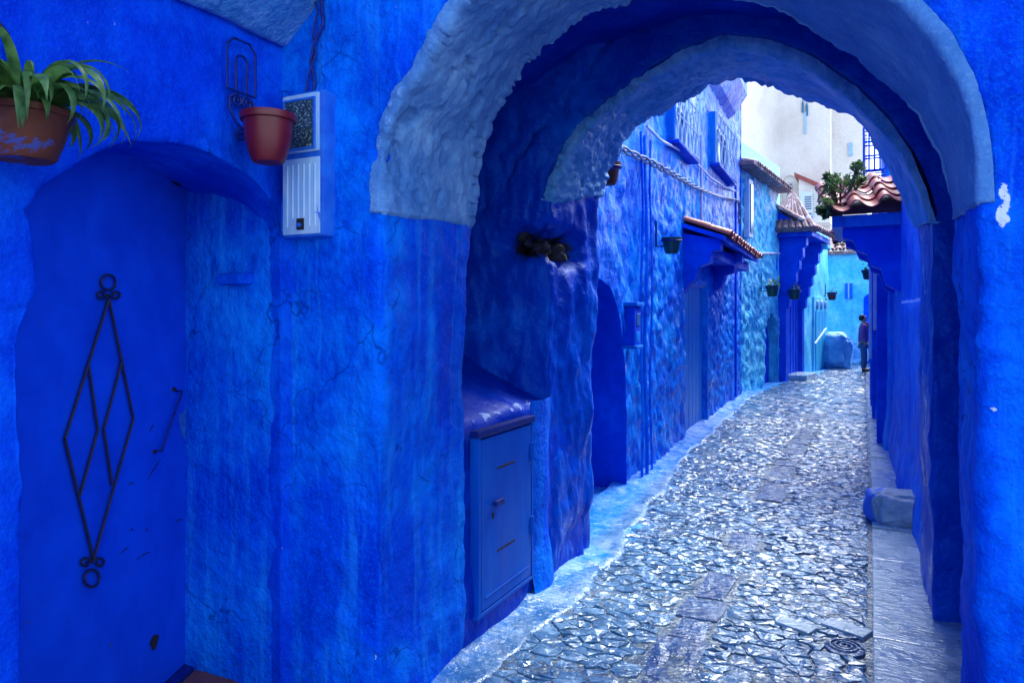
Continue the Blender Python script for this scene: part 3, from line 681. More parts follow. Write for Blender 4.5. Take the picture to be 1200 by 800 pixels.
# mark strokes: shallow scratches showing dark metal
for (a, b, c_, d_) in ((173, 561, 188, 538), (142, 648, 150, 641), (160, 655, 176, 646), (152, 622, 156, 620), (205, 612, 213, 608), (170, 622, 173, 620), (150, 568, 157, 565), (175, 505, 181, 497), (32, 730, 34, 728), (153, 672, 154, 671), (128, 758, 131, 752)):
    A_, B__ = dpt(a, b, 0.0012), dpt(c_, d_, 0.0012); MB().tube([A_, (A_ + B__) / 2 + zv * 0.004, B__], [0.0012, 0.0028, 0.001], 5).build('scratch', 'iron', door)
# cement stub on the reveal
c = on_line(279, 327, (-5, YF), (5, YF)); 
MB().box((c[0], YF - 0.012, c[2]), (0.19, 0.05, 0.05), 0, 0.016).build('cement_stub', 'doorwall', left_house, True)

# ================================================================== METER BOX ON THE FRONT WALL
def fy(px_, py_, Y): return on_line(px_, py_, (-5, Y), (5, Y))
yfb = YF - 0.085
q0, q1 = fy(330, 112, yfb), fy(379, 276, yfb)
bx0, bx1, bz0, bz1 = q0[0], q1[0], q1[2], q0[2] + 0.0
bc = ((bx0 + bx1) / 2, YF - 0.03, (bz0 + bz1) / 2); bw, bh = bx1 - bx0, bz1 - bz0
mbx = thing('electric_meter_box', 'pale blue weathered electric meter box on the wall beside the red pot', 'meter box', (bc[0], YF, bz0))
MB().box((bc[0], YF - 0.03, bc[2]), (bw, 0.108, bh), 0, 0.014).build('case', 'boxside', mbx, True)
zc_ = bz0 + bh * 0.56
fy_ = YF - 0.086
MB().box((bc[0] - 0.004, fy_, (zc_ + bz1) / 2), (bw - 0.03, 0.014, bz1 - zc_ - 0.022), 0, 0.006).build('upper_cover', 'box', mbx, True)
low = MB().box((bc[0] - 0.004, fy_ + 0.002, (zc_ + bz0) / 2), (bw - 0.026, 0.010, zc_ - bz0 - 0.02), 0, 0.005).build('lower_cover', 'box', mbx, True)
wz = (zc_ + bz1) / 2 - 0.005; win = MB().box((bc[0] - 0.006, fy_ - 0.007, wz), (bw * 0.70, 0.008, (bz1 - zc_) * 0.74), 0, 0.003).build('window', 'glass', mbx, True)
wfm = MB()
for s_ in (-1, 1):
    wfm.box((bc[0] - 0.006 + s_ * bw * 0.36, fy_ - 0.008, wz), (0.010, 0.012, (bz1 - zc_) * 0.80), 0, 0.002)
    wfm.box((bc[0] - 0.006, fy_ - 0.008, wz + s_ * (bz1 - zc_) * 0.385), (bw * 0.73, 0.0121, 0.010), 0, 0.002)
wfm.build('window_rim', 'boxside', win)
for k in range(6):
    x = bc[0] - bw * 0.34 + bw * 0.132 * k
    z1 = zc_ - 0.035; z0 = bz0 + (0.075 if 1 <= k <= 3 else 0.04)
    MB().tube([(x, fy_ - 0.002, z0), (x, fy_ - 0.002, z1)], 0.005, 6).build('rib', 'box', low, True)
MB().box((bc[0] - 0.004, fy_ - 0.004, bz0 + 0.05), (0.035, 0.012, 0.045), 0, 0.003).build('lock', 'black', mbx)
MB().tube([(bc[0] - 0.004, fy_ - 0.008, bz0 + 0.046), (bc[0] - 0.004, fy_ - 0.016, bz0 + 0.046)], 0.009, 10).build('lock_barrel', 'boxside', mbx, True)

cbp = [fy(a, b, YF - 0.03) for a, b in ((367, 116), (369, 96), (364, 72), (370, 48), (379, 28), (377, 4), (380, -30))]
MB().tube(resample(cbp, 40), 0.007, 7).build('supply_cable', 'blueiron', mbx, True)
cbp = [fy(a, b, YF - 0.035) for a, b in ((358, 116), (361, 90), (371, 62), (366, 40), (372, 14), (366, -20))]
MB().tube(resample(cbp, 40), 0.004, 6).build('supply_cable', 'blueiron', mbx, True)
# ================================================================== POTS ON THE LEFT WALL
def iron_bracket(name, label, y, ztop, zpot, mat='blueiron', group=None, pc=None):
    t = thing(name, label, 'bracket', (XL + 0.02, y, zpot), group); xw = XL + 0.022
    e1, e2 = np.array([0, 1.0, 0]), np.array([0, 0, 1.0])
    def wpnt(v, z): return np.array([xw, y + v, z])
    fr_ = MB(); h = 0.20
    pts = [wpnt(-0.07, ztop - h), wpnt(-0.07, ztop - 0.03), wpnt(-0.04, ztop), wpnt(0.04, ztop), wpnt(0.07, ztop - 0.03), wpnt(0.07, ztop - h), wpnt(-0.07, ztop - h)]
    for a, b in zip(pts[:-1], pts[1:]): fr_.tube([a, b], 0.005, 6)
    fr_.build('wall_frame', mat, t, True)
    lp = MB(); lp.tube([wpnt(-0.025, ztop - h), wpnt(-0.028, ztop - 0.10)] + list(arcpts(wpnt(0, ztop - 0.085), 0.028, math.pi, 0, 9, e1, e2)) + [wpnt(0.028, ztop - 0.10), wpnt(0.025, ztop - h)], 0.0055, 6)
    lp.build('loop', mat, t, True)
    sc_ = MB()
    for s_ in (-1, 1):
        sc_.tube(spiral(wpnt(s_ * 0.026, ztop - h - 0.035), 0.026, 0.006, math.pi / 2, math.pi / 2 + s_ * 2 * math.pi * 1.3, 24, e1, e2), 0.0055, 6)
        sc_.tube([wpnt(s_ * 0.026, ztop - h - 0.009), wpnt(s_ * 0.06, ztop - h - 0.03), wpnt(s_ * 0.062, ztop - h - 0.07), wpnt(s_ * 0.03, ztop - h - 0.115), wpnt(0, ztop - h - 0.14)], 0.006, 6)
    sc_.tube(spiral(wpnt(-0.005, ztop - h - 0.165), 0.026, 0.006, math.pi / 2, math.pi / 2 + 2 * math.pi * 1.2, 24, e1, e2), 0.0055, 6)
    sc_.build('scroll', mat, t, True)
    if pc is not None:
        ar = MB(); ar.tube([(xw, y, zpot), (pc[0], pc[1], zpot)], 0.006, 6); ar.tube(arcpts((pc[0], pc[1], zpot), pc[2], 0, 2 * math.pi, 28, (1, 0, 0), (0, 1, 0)), 0.005, 6, False)
        ar.build('holding_ring', mat, t, True)
    return t
RP = np.array([-2.02, 2.03])
zt_, zb_ = 2.352, 2.172
iron_bracket('wall_bracket', 'scrolled iron bracket fixed to the wall behind the red pot', 2.05, 2.66, zt_ - 0.032, pc=(RP[0], RP[1], 0.078))
pot = thing('flower_pot', 'empty dark red plastic pot hanging beside the meter box', 'pot', (RP[0], RP[1], zb_))
h = zt_ - zb_
MB().lathe([(0.0, 0.0), (0.054, 0.0), (0.060, 0.006), (0.074, h * 0.25), (0.085, h * 0.5), (0.090, h * 0.86), (0.084, h * 0.86), (0.07, h * 0.4), (0.0, 0.02)], (RP[0], RP[1], zb_), 36).build('pot_body', 'redpot', pot, True)
MB().lathe([(0.086, h * 0.85), (0.101, h * 0.86), (0.104, h * 0.93), (0.102, h), (0.094, h), (0.088, h * 0.9)], (RP[0], RP[1], zb_), 36).build('rim', 'redpot', pot, True)

LP = np.array([-1.98, 1.135]); lz0, lz1 = 2.005, 2.135
pl = thing('spider_plant', 'spider plant with long arching leaves in a chipped brown clay pot', 'plant', (LP[0], LP[1], lz0))
h = lz1 - lz0
MB().lathe([(0.0, 0.0), (0.066, 0.0), (0.074, 0.008), (0.094, h * 0.5), (0.106, h * 0.86), (0.114, h * 0.88), (0.115, h), (0.104, h), (0.098, h * 0.85), (0.0, h * 0.8)], (LP[0], LP[1], lz0), 40).build('pot', 'clay', pl, True)
MB().lathe([(0.103, h * 0.86), (0.06, h * 0.90), (0.0, h * 0.92)], (LP[0], LP[1], lz0), 24).build('soil', 'soil', pl, True)
iron_bracket('wall_bracket', 'iron ring bracket holding the brown pot of the spider plant', 1.135, 2.42, lz1 - 0.022, pc=(LP[0], LP[1], 0.095), mat='iron')
def leaf(base, az, length, rise, droop, width, name, parent, mat, seg=14, twist=0.0):
    d = np.array([math.cos(az), math.sin(az), 0]); side = np.array([-math.sin(az), math.cos(az), 0]); V = []; p = np.array(base, float); a = rise
    for k in range(seg + 1):
        t = k / seg; w = width * (0.45 + 0.75 * math.sin(math.pi * min(1, t * 0.9 + 0.12)) ** 0.8) * (1 - t ** 4) + 0.0006
        n = np.cross(d * math.cos(a) + zv * math.sin(a), side); sd_ = side * math.cos(twist * t) + n * math.sin(twist * t)
        V += [p - sd_ * w + n * w * -0.35, p, p + sd_ * w + n * w * -0.35]
        p = p + (d * math.cos(a) + zv * math.sin(a)) * length / seg
        a -= droop / seg * (0.5 + 1.1 * t)
    Fc = []
    for k in range(seg):
        for j in (0, 1): Fc.append((3 * k + j, 3 * k + j + 1, 3 * k + j + 4, 3 * k + j + 3))
    return obj(name, V, Fc, mat, parent, True, base)
for k in range(92):
    az = 2 * math.pi * k / 58 * 5.0 + random.uniform(-.3, .3); out = random.random()
    b0 = (LP[0] + 0.045 * math.cos(az) * out, LP[1] + 0.045 * math.sin(az) * out, lz0 + h * 0.9)
    leaf(b0, az, random.uniform(0.18, 0.40), random.uniform(0.7, 1.5), random.uniform(2.0, 4.2), random.uniform(0.010, 0.018), 'leaf', pl, 'leaf', twist=random.uniform(-.8, .8))

# ================================================================== COVERED PASSAGE BETWEEN THE ARCHES
XR0, XWALL = -2.32, -1.735
passage = thing('covered_passage', 'dark blue vaulted passage side and shelf between the two arches', 'wall', (-0.9, 3.5, 0))
prof = [(-1.70, -0.15), (-1.715, 0.3), (-1.735, 0.8), (-1.745, 1.02), (-1.765, 1.085), (-1.82, 1.118), (-1.95, 1.18), (-2.2, 1.32), (-2.29, 1.38), (-2.33, 1.48), (-2.34, 1.9), (-2.33, 2.25), (-2.22, 2.62), (-1.95, 2.95), (-1.5, 3.2), (-0.9, 3.3), (-0.3, 3.2), (0.15, 2.95), (0.42, 2.5), (0.47, 2.0), (0.47, 1.0), (0.47, -0.15)]
pr = resample(prof, 240); yy = np.linspace(2.75, 4.5, 90)
Pp = np.zeros((240, 90, 3)); Pp[..., 0] = pr[:, 0:1]; Pp[..., 2] = pr[:, 1:2]; Pp[..., 1] = yy[None, :]
def d_pass(P):
    return 0.018 * fbm(P, 1.8, 3, 61) + 0.010 * fbm(P, 6, 4, 62) + 0.003 * fbm(P, 24, 3, 63)
edge_glint = lambda P: 0.50 * (0.8 + 0.6 * fbm(P, 30, 2, 66)) * np.exp(-((P[..., 2] - 1.085) / 0.045) ** 2) * (P[..., 0] > -1.9) * (P[..., 0] < -1.7)  # pale speckle painted along the shelf lip, standing for wet glints
patch('wall_face', Pp, 'passage', passage, d_pass, None, {'wear': edge_glint})
# paler plaster pier beside the cupboard
Gp = []
for z in np.linspace(-0.1, 1.12, 60):
    row = []
    for t in np.linspace(0, 1, 16):
        yv = 3.70 + 0.32 * t; row.append((-1.735 + 0.045 * math.sin(math.pi * (0.15 + 0.85 * t)) + (0.04 if z < 0.3 else 0) * (1 - z / 0.3), yv, z))
    Gp.append(row)
patch('plaster_pier', np.array(Gp), 'front', passage, lambda P: 0.010 * fbm(P, 5, 3, 71), (1, 0, 0))

# cupboard door for the meters
CL = ((-1.705, -5), (-1.705, 5))
cq = {k: on_line(*v, *CL) for k, v in dict(tl=(557, 519), tr=(616, 492), bl=(558, 711), br=(616, 655)).items()}
y0, y1 = 3.06, 3.66; z0 = 0.17; z1 = 1.0
cup = thing('wall_cupboard', 'low blue metal cupboard door under the painted shelf in the passage', 'cupboard', (-1.705, (y0 + y1) / 2, 0))
cd = MB(); xd = -1.695
cd.box((xd, (y0 + y1) / 2, (z0 + z1) / 2), (0.022, y1 - y0 - 0.03, z1 - z0), 0, 0.003)
cdoor = cd.build('door', 'cupdoor', cup)
fm = MB()
fm.box((xd - 0.012, y0 - 0.004, (z0 + z1) / 2), (0.05, 0.022, z1 - z0 + 0.03), 0, 0.003); fm.box((xd - 0.012, y1 + 0.004, (z0 + z1) / 2), (0.05, 0.022, z1 - z0 + 0.03), 0, 0.003)
fm.box((xd - 0.012, (y0 + y1) / 2, z0 - 0.018), (0.0502, y1 - y0 + 0.05, 0.02), 0, 0.003)
fm.build('frame', 'cupdoor', cup)
MB().box((xd - 0.005, (y0 + y1) / 2, z1 + 0.030), (0.05, y1 - y0 + 0.05, 0.034), 0, 0.005).build('top_bar', 'blueiron', cup)
for zz in (z0 + (z1 - z0) * 0.80, z0 + (z1 - z0) * 0.30):
    MB().box((xd + 0.011, (y0 + y1) / 2 - 0.02, zz), (0.004, 0.20, 0.010), 0, 0).build('vent_slot', 'black', cdoor)
MB().box((xd + 0.012, (y0 + y1) / 2 + 0.0, z0 + 0.055), (0.006, y1 - y0 - 0.10, 0.010), 0, 0.002).build('weld_strip', 'cupdoor', cdoor)
hz = z0 + (z1 - z0) * 0.60
MB().box((xd + 0.03, y0 + 0.17, hz), (0.018, 0.09, 0.028), 0, 0.004).box((xd + 0.016, y0 + 0.14, hz), (0.03, 0.016, 0.018), 0, 0).build('latch', 'blueiron', cdoor)
MB().box((xd + 0.011, y0 + 0.135, hz - 0.06), (0.004, 0.018, 0.03), 0, 0).build('keyhole', 'black', cdoor)
for zz in (z0 + (z1 - z0) * 0.33, z0 + (z1 - z0) * 0.82):
    MB().tube([(xd + 0.014, y1 - 0.012, zz - 0.05), (xd + 0.014, y1 - 0.012, zz + 0.05)], 0.013, 10).build('hinge', 'cupdoor', cdoor, True)

# ================================================================== INNER ARCH WALL
A2, B2 = (-1.74, 3.99), (0.28, 4.33)
C2, D2 = (-1.72, 4.66), (0.275, 5.20)
def line_arr(lst, A, B): return np.array([on_line(a, b, A, B) for a, b in lst])
f2 = line_arr([(644, 236), (650, 212), (660, 185), (680, 155), (725, 115), (770, 85), (800, 66), (850, 49), (900, 55), (950, 75), (1000, 110), (1035, 145), (1060, 180), (1077, 220), (1090, 262)], A2, B2)
b2 = line_arr([(703, 228), (709, 205), (720, 185), (750, 145), (800, 116), (825, 101), (870, 92), (910, 97), (950, 112), (1000, 135), (1020, 160), (1040, 190), (1060, 230), (1076, 265)], C2, D2)
def yl(A, B, x): return A[1] + (x - A[0]) * (B[1] - A[1]) / (B[0] - A[0])
def jamb2(p, x0, A, B, n, up):
    xx = np.linspace(x0, p[0], n) if up else np.linspace(p[0], x0, n); zz = np.linspace(-0.15, p[2], n) if up else np.linspace(p[2], -0.15, n)
    return np.stack([xx, yl(A, B, xx), zz], -1)
NJ2, NA2 = 130, 340
f2l = jamb2(f2[0], -1.73, A2, B2, NJ2, True); b2l = jamb2(b2[0], -1.715, C2, D2, NJ2, True)
f2r = jamb2(f2[-1], 0.283, A2, B2, NJ2, False); b2r = jamb2(b2[-1], 0.28, C2, D2, NJ2, False)
f2a = smooth1(resample(f2, NA2), 8, 0); b2a = smooth1(resample(b2, NA2), 6, 0)
f2j = ragged(f2a, -0.72, 2.2, 0.012, 10, 311, -1.0); b2j = ragged(b2a, -0.72, 2.2, 0.026, 5.5, 315, -0.2)
fo2 = np.r_[f2l[:-1], grow(f2a, -0.72, 2.2, 0.03), f2r[1:]]; bo2 = np.r_[b2l[:-1], grow(b2a, -0.72, 2.2, 0.05), b2r[1:]]
o2l = f2l.copy(); o2l[:, 0] = -2.9; o2r = f2r.copy(); o2r[:, 0] = 1.2
o2a = rect_outer(f2a, -2.9, 1.2, 4.6, 0, -0.72); o2a[0] = o2l[-1]; o2a[-1] = o2r[0]
out2 = np.r_[o2l[:-1], o2a, o2r[1:]]; out2[:, 1] = yl(A2, B2, out2[:, 0])
bout2 = bo2 + (out2 - fo2); bout2[:, 1] = yl(C2, D2, bout2[:, 0])
P2 = np.concatenate([lerp(bo2, bout2, [1, 0.6, 0.3, 0.12, 0.04]), lerp(bo2, fo2, np.linspace(0, 1, 44)), lerp(fo2, out2, np.r_[np.linspace(0, 0.5, 44)[1:], np.linspace(0.5, 1, 20)[1:]])], axis=1)
P2 = smooth1(P2, 3, 1)
c_h1 = on_line(622, 285, A2, B2); c_h2 = np.array([-1.72, 4.16, on_line(655, 288, A2, B2)[2]])
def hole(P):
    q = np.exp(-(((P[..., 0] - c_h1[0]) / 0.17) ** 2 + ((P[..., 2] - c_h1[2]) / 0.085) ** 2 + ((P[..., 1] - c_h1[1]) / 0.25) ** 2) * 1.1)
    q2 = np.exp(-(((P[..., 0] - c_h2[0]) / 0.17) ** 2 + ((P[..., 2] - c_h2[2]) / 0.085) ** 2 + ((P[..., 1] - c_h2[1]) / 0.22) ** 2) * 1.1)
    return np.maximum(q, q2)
def d_inner(P):
    lf = sstep(-1.2, -1.6, P[..., 0])
    low = sstep(2.0, 1.85, P[..., 2]) * lf
    q = P * np.array([1, 1, 0.45])
    return 0.022 * fbm(P, 2.2, 3, 81) + (0.008 + 0.010 * lf) * fbm(q, 9, 4, 84) + 0.006 * lf * fbm(q, 26, 3, 85) + 0.03 * low * (cells(P * np.array([1, 1, 0.8]), 4.0, 3) * -1 + 0.5) \
        - 0.22 * hole(P) * (1 + 0.8 * fbm(P, 11, 3, 88)) - 0.03 * sstep(0.03, 0.0, np.abs(P[..., 0] + 1.95 + (2.5 - P[..., 2]) * 0.8 + 0.04 * fbm(P, 9, 2))) * sstep(2.2, 2.3, P[..., 2]) * (P[..., 1] < 4.3)
inner_wall = thing('inner_arch_wall', 'rough blue wall with the second smaller arch leading to the alley', 'wall', (-0.72, 4.2, 0))
patch('wall_face', P2, 'inner', inner_wall, d_inner, (0, -1, 0), {'soot_hole_shade': lambda P: 1.35 * hole(P) * (0.85 + 0.9 * fbm(P, 9, 3, 90))})
def d_band2(P):
    lf = sstep(-0.2, -1.3, P[..., 0]); q = P * np.array([1, 1, 1])
    return 0.022 * fbm(P, 2.2, 3, 81) + 0.010 + (0.003 + 0.007 * lf) * fbm(q, 14, 3, 93) + (0.002 + 0.010 * lf) * fbm(q * np.array([1, 0.5, 1]), 30, 2, 95) - 0.02 * sstep(0.5, 0.75, fbm(P, 6, 2, 97)) * lf
band('arch_band', f2a, b2a, 'band2', inner_wall, 0.012, -0.72, 2.2, d_band2, 80, rag=(f2j, b2j))
for k in range(8):
    c = (c_h1 if k % 2 else c_h2 + np.array([-0.09, -0.06, 0])) + np.array([random.uniform(-.12, .06), random.uniform(0.10, 0.16), random.uniform(-.055, .055)])
    bm = bmesh.new(); bmesh.ops.create_icosphere(bm, subdivisions=2, radius=1.0); V = np.array([v.co for v in bm.verts]); Fc = [[v.index for v in f.verts] for f in bm.faces]; bm.free()
    sz = np.array([random.uniform(.03, .06), random.uniform(.03, .06), random.uniform(.018, .04)])
    obj('broken_stone', np.sign(V) * np.abs(V) ** 0.7 * sz * (1 + 0.35 * fbm(V, 1.4, 2, 400 + k))[:, None] + c, Fc, 'rubble', inner_wall, False, c)
# building mass over the passage
MB().box((-0.8, 3.7, 4.62), (4.6, 2.9, 0.2), 0, 0.02).build('flat_roof', 'smooth', passage)

# ================================================================== BLUE HOUSE ON THE LEFT OF THE ALLEY
HA, HB = (-1.95, 4.6), (-2.33, 15.0)
def hp(px_, py_, off=0.0): return on_line(px_, py_, HA, HB, off)
def hx(Y): return HA[0] + (np.asarray(Y) - HA[1]) * (HB[0] - HA[0]) / (HB[1] - HA[1])
house = thing('blue_house', 'deep blue rough plastered house along the left of the alley', 'house', (-2.1, 9.5, 0))
def box_mask(P, y0, y1, z0, z1, e=0.03):
    return sstep(y0 - e, y0 + e, P[..., 1]) * sstep(y1 + e, y1 - e, P[..., 1]) * sstep(z0 - e, z0 + e, P[..., 2]) * sstep(z1 + e, z1 - e, P[..., 2])
dA_, dB_ = hp(804, 420), hp(829, 420); DY0, DY1 = float(dA_[1]), float(dB_[1]); DZ = float(hp(804, 332)[2])
wins = []
for (a, b, c, d) in ((783, 806, 118, 176), (833, 853, 148, 203)):
    A_, B__ = hp(a, (c + d) / 2), hp(b, (c + d) / 2); m_ = (a + b) / 2
    wins.append((float(A_[1]), float(B__[1]), float(hp(m_, d)[2]), float(hp(m_, c)[2])))
def d_house(P):
    q = P * np.array([1, 0.55, 1.0])
    up = sstep(2.9, 3.5, P[..., 2])
    cel = np.clip(0.55 - cells(P + 0.03 * fbm(P, 6, 2, 9)[..., None], 6.5, 5), -0.25, 0.30)
    r = 0.03 * fbm(P, 0.9, 3, 101) + (0.060 * cel + 0.012 * fbm(q, 7, 3, 103)) * (1 - 0.6 * up) + 0.010 * fbm(q * np.array([1, 1.6, 0.7]), 17, 2, 105)
    r = r * (1 - box_mask(P, DY0 - 0.1, DY1 + 0.1, -1, DZ + 0.1)) - 0.10 * box_mask(P, DY0, DY1, -1, DZ)
    for w in wins: r = r * (1 - 0.7 * box_mask(P, w[0] - .1, w[1] + .1, w[2] - .1, w[3] + .1)) - 0.10 * box_mask(P, *w)
    return r
def wear_house(P):
    st_ = fbm(P * np.array([1, 1.6, 0.4]), 1.6, 4, 110)
    y, z = P[..., 1], P[..., 2]
    up = sstep(3.2, 4.0, z - 0.05 * (y - 8))
    s = up * (np.exp(-((y - 10.1) / 0.5) ** 2) * 1.0 + np.exp(-((y - 13.2) / 0.7) ** 2) * 0.8 + np.exp(-((y - 6.6) / 0.4) ** 2) * 0.8) + 0.35 * np.exp(-((y - 11.0) / 1.2) ** 2 - ((z - 3.1) / 0.5) ** 2)
    return np.clip(s * (0.50 + 0.35 * st_), 0, 1)
# front section with the dark arched recess
zo = [(6.50, -0.15), (6.48, 0.6), (6.42, 1.2), (6.25, 1.6), (5.95, 1.86), (5.6, 1.92), (5.25, 1.8), (5.05, 1.5), (5.0, 0.9), (5.0, -0.15)]
zo = smooth1(resample(zo, 150), 4, 0)
hfo = np.stack([hx(zo[:, 0]), zo[:, 0], zo[:, 1]], -1); hbo = hfo.copy(); hbo[:, 0] -= 0.75
ob = []
n_a = 30; n_b = 120
ob = np.r_[np.stack([np.full(35, 7.1), np.interp(np.arange(35), [0, 34], [-0.15, 1.3])], -1),
           resample([(7.1, 1.3), (7.1, 6.0), (4.55, 6.0), (4.55, 1.3)], 80), np.stack([np.full(35, 4.55), np.interp(np.arange(35), [0, 34], [1.3, -0.15])], -1)]
hou = np.stack([hx(ob[:, 0]), ob[:, 0], ob[:, 1]], -1)
Ph = lerp(hfo, hou, np.linspace(0, 1, 70)); patch('recess', lerp(hbo, hfo, np.linspace(0, 1, 18)), 'smooth', house, lambda P: 0.02 * fbm(P, 3, 3, 108) + 0.03 * fbm(P, 0.9, 3, 101), (0, -1, 0))
patch('wall', Ph, 'house', house, d_house, (1, 0, 0), {'wear': wear_house})
MB().box((-2.72, 5.7, 1.0), (0.06, 1.9, 2.2), 0, 0).build('recess_back', 'smooth', house)
# main facade
yv = np.r_[np.arange(7.06, 15.0, 0.028), 15.0]; zv_ = np.arange(-0.15, 6.4, 0.03)
YY, ZZ = np.meshgrid(yv, zv_, indexing='ij'); Pm = np.stack([hx(YY), YY, ZZ], -1)
patch('wall', Pm, 'house', house, d_house, (1, 0, 0), {'wear': wear_house})
obj('end_wall', [(hx(15.0) + 0.02, 15.0, -0.1), (hx(15.0) - 4, 15.2, -0.1), (hx(15.0) - 4, 15.2, 6.4), (hx(15.0) + 0.02, 15.0, 6.4)], [(0, 1, 2, 3)], 'house', house, False)
obj('roof', [(hx(4.55), 4.55, 6.38), (hx(15), 15.0, 6.38), (-6.5, 15.2, 6.38), (-6.5, 4.55, 6.38)], [(0, 1, 2, 3)], 'tilegrey', house, False)
# plank door
yc = (DY0 + DY1) / 2; nb_ = 6
hd_ = MB().box((float(hx(yc)) - 0.12, yc, DZ / 2), (0.05, DY1 - DY0 + 0.1, DZ + 0.05), R(2), 0).build('door', 'housedoor', house)
for k in range(nb_):
    y_ = DY0 + 0.02 + (DY1 - DY0 - 0.04) * (k + 0.5) / nb_
    MB().box((float(hx(y_)) - 0.085, y_, DZ / 2 + 0.03), (0.03, (DY1 - DY0) / nb_ - 0.03, DZ - 0.05), R(2), 0.008).build('door_plank', 'housedoor', hd_)
# conduits running up the facade
for k, (pxx, r_) in enumerate(((752, 0.014), (757, 0.018), (763, 0.012))):
    p = hp(pxx, 450, 0.05); MB().tube([(p[0] + 0.012 * math.sin(z * 3 + k), p[1], z) for z in np.arange(0.02, 3.4, 0.12)], r_, 8).build('conduit', 'house', house, True)
for pxx in (822, 862):
    p = hp(pxx, 250, 0.05); MB().tube([(p[0], p[1], z) for z in np.arange(2.9 if pxx == 822 else 0.1, 4.3, 0.2)], 0.022, 8).build('conduit', 'pipe' if pxx == 822 else 'smooth', house, True)
# clay tile maker
def tile_mesh(L, r0, r1, th=0.014, n=8):
    V = []; 
    for (x, r) in ((0, r0), (L, r1)):
        for rr_ in (r, r - th):
            for k in range(n + 1):
                a = math.pi * k / n; V.append((x, rr_ * math.cos(a), rr_ * math.sin(a) * 0.85))
    m1 = n + 1; Fc = []
    for k in range(n):
        Fc += [(k, k + 1, 2 * m1 + k + 1, 2 * m1 + k), (m1 + k, 3 * m1 + k, 3 * m1 + k + 1, m1 + k + 1), (k, m1 + k, m1 + k + 1, k + 1), (2 * m1 + k, 2 * m1 + k + 1, 3 * m1 + k + 1, 3 * m1 + k)]
    me = bpy.data.meshes.new('roof_tile'); me.from_pydata(V, [], Fc); me.update(); return me
def tiled(parent, p0, p1, down, n, rows, L, r0, mat, name='roof_tile', jit=0.02):
    """tiles along p0-p1 (upper edge), running along vector down"""
    me = tile_mesh(L, r0 * 0.82, r0); me.materials.append(M[mat])
    p0 = np.array(p0, float); p1 = np.array(p1, float); dn = np.array(down, float); Ln = np.linalg.norm(dn); dn = dn / Ln
    al = (p1 - p0) / np.linalg.norm(p1 - p0); up = np.cross(dn, al); up /= np.linalg.norm(up)
    if up[2] < 0: up = -up
    yax = np.cross(up, dn)
    for r in range(rows):
        for k in range(n):
            for conc in (0, 1):
                if conc and k == n - 1: continue
                o = bpy.data.objects.new(name, me); C.objects.link(o); o.parent = parent
                pos = p0 + (p1 - p0) * ((k + 0.5 + 0.5 * conc) / n) + dn * (r * L * 0.8 + random.uniform(-.012, .012)) + up * ((0.018 if not conc else 0.03) + 0.012 * (rows - r) * 0 + (0.0 if not conc else r0 * 0.35))
                Rm = Matrix(((dn[0], yax[0], up[0]), (dn[1], yax[1], up[1]), (dn[2], yax[2], up[2])))
                e = Rm.to_4x4()
                if conc: e = e @ Matrix.Rotation(math.pi, 4, 'X')
                e = e @ Matrix.Rotation(random.uniform(-jit, jit), 4, 'Z')
                e.translation = Vector(pos - wl(parent))
                o.matrix_local = e
def block(p_list, ext): return MB().prism(p_list, ext)
# awning over the plank door
AY0, AY1 = DY0 - 0.28, float(hp(852, 300)[1]); zA = float(hp(803, 262)[2]); pj = 0.52
def awn_board():
    mb = MB(); x0, x1 = float(hx(AY0)), float(hx(AY1)); zl = zA - 0.20
    mb.add([(x0 - 0.05, AY0, zA), (x0 + pj, AY0, zl), (x1 + pj, AY1, zl), (x1 - 0.05, AY1, zA), (x0 - 0.05, AY0, zA - 0.05), (x0 + pj, AY0, zl - 0.06), (x1 + pj, AY1, zl - 0.06), (x1 - 0.05, AY1, zA - 0.05)],
           [(0, 1, 2, 3), (7, 6, 5, 4), (0, 4, 5, 1), (1, 5, 6, 2), (2, 6, 7, 3), (3, 7, 4, 0)]); return mb
awn = awn_board().build('awning', 'smooth', house)
tiled(awn, (float(hx(AY0)) + 0.0, AY0, zA + 0.01), (float(hx(AY1)) + 0.0, AY1, zA + 0.01), (pj, 0, -0.2), 15, 2, 0.34, 0.085, 'tile')
for yb in (DY0 - 0.22, DY1 + 0.35):
    x = float(hx(yb)); zt2 = zA - 0.18
    pts_ = [(x - 0.05, yb, zt2 + 0.05), (x + 0.46, yb, zt2 - 0.06), (x + 0.46, yb, zt2 - 0.18), (x + 0.36, yb, zt2 - 0.2), (x + 0.33, yb, zt2 - 0.34), (x + 0.2, yb, zt2 - 0.38), (x + 0.15, yb, zt2 - 0.55), (x + 0.05, yb, zt2 - 0.62), (x - 0.05, yb, zt2 - 0.8)]
    block(pts_, (0, 0.20, 0)).build('corbel', 'smooth', awn)
block([(float(hx(DY0)) - 0.1, DY0 - 0.1, zA - 0.19), (float(hx(DY0)) + 0.30, DY0 - 0.1, zA - 0.27), (float(hx(DY0)) + 0.30, DY0 - 0.1, zA - 0.42), (float(hx(DY0)) - 0.1, DY0 - 0.1, zA - 0.42)], (-0.04, AY1 - DY0 - 0.1, 0)).build('lintel', 'smooth', awn)
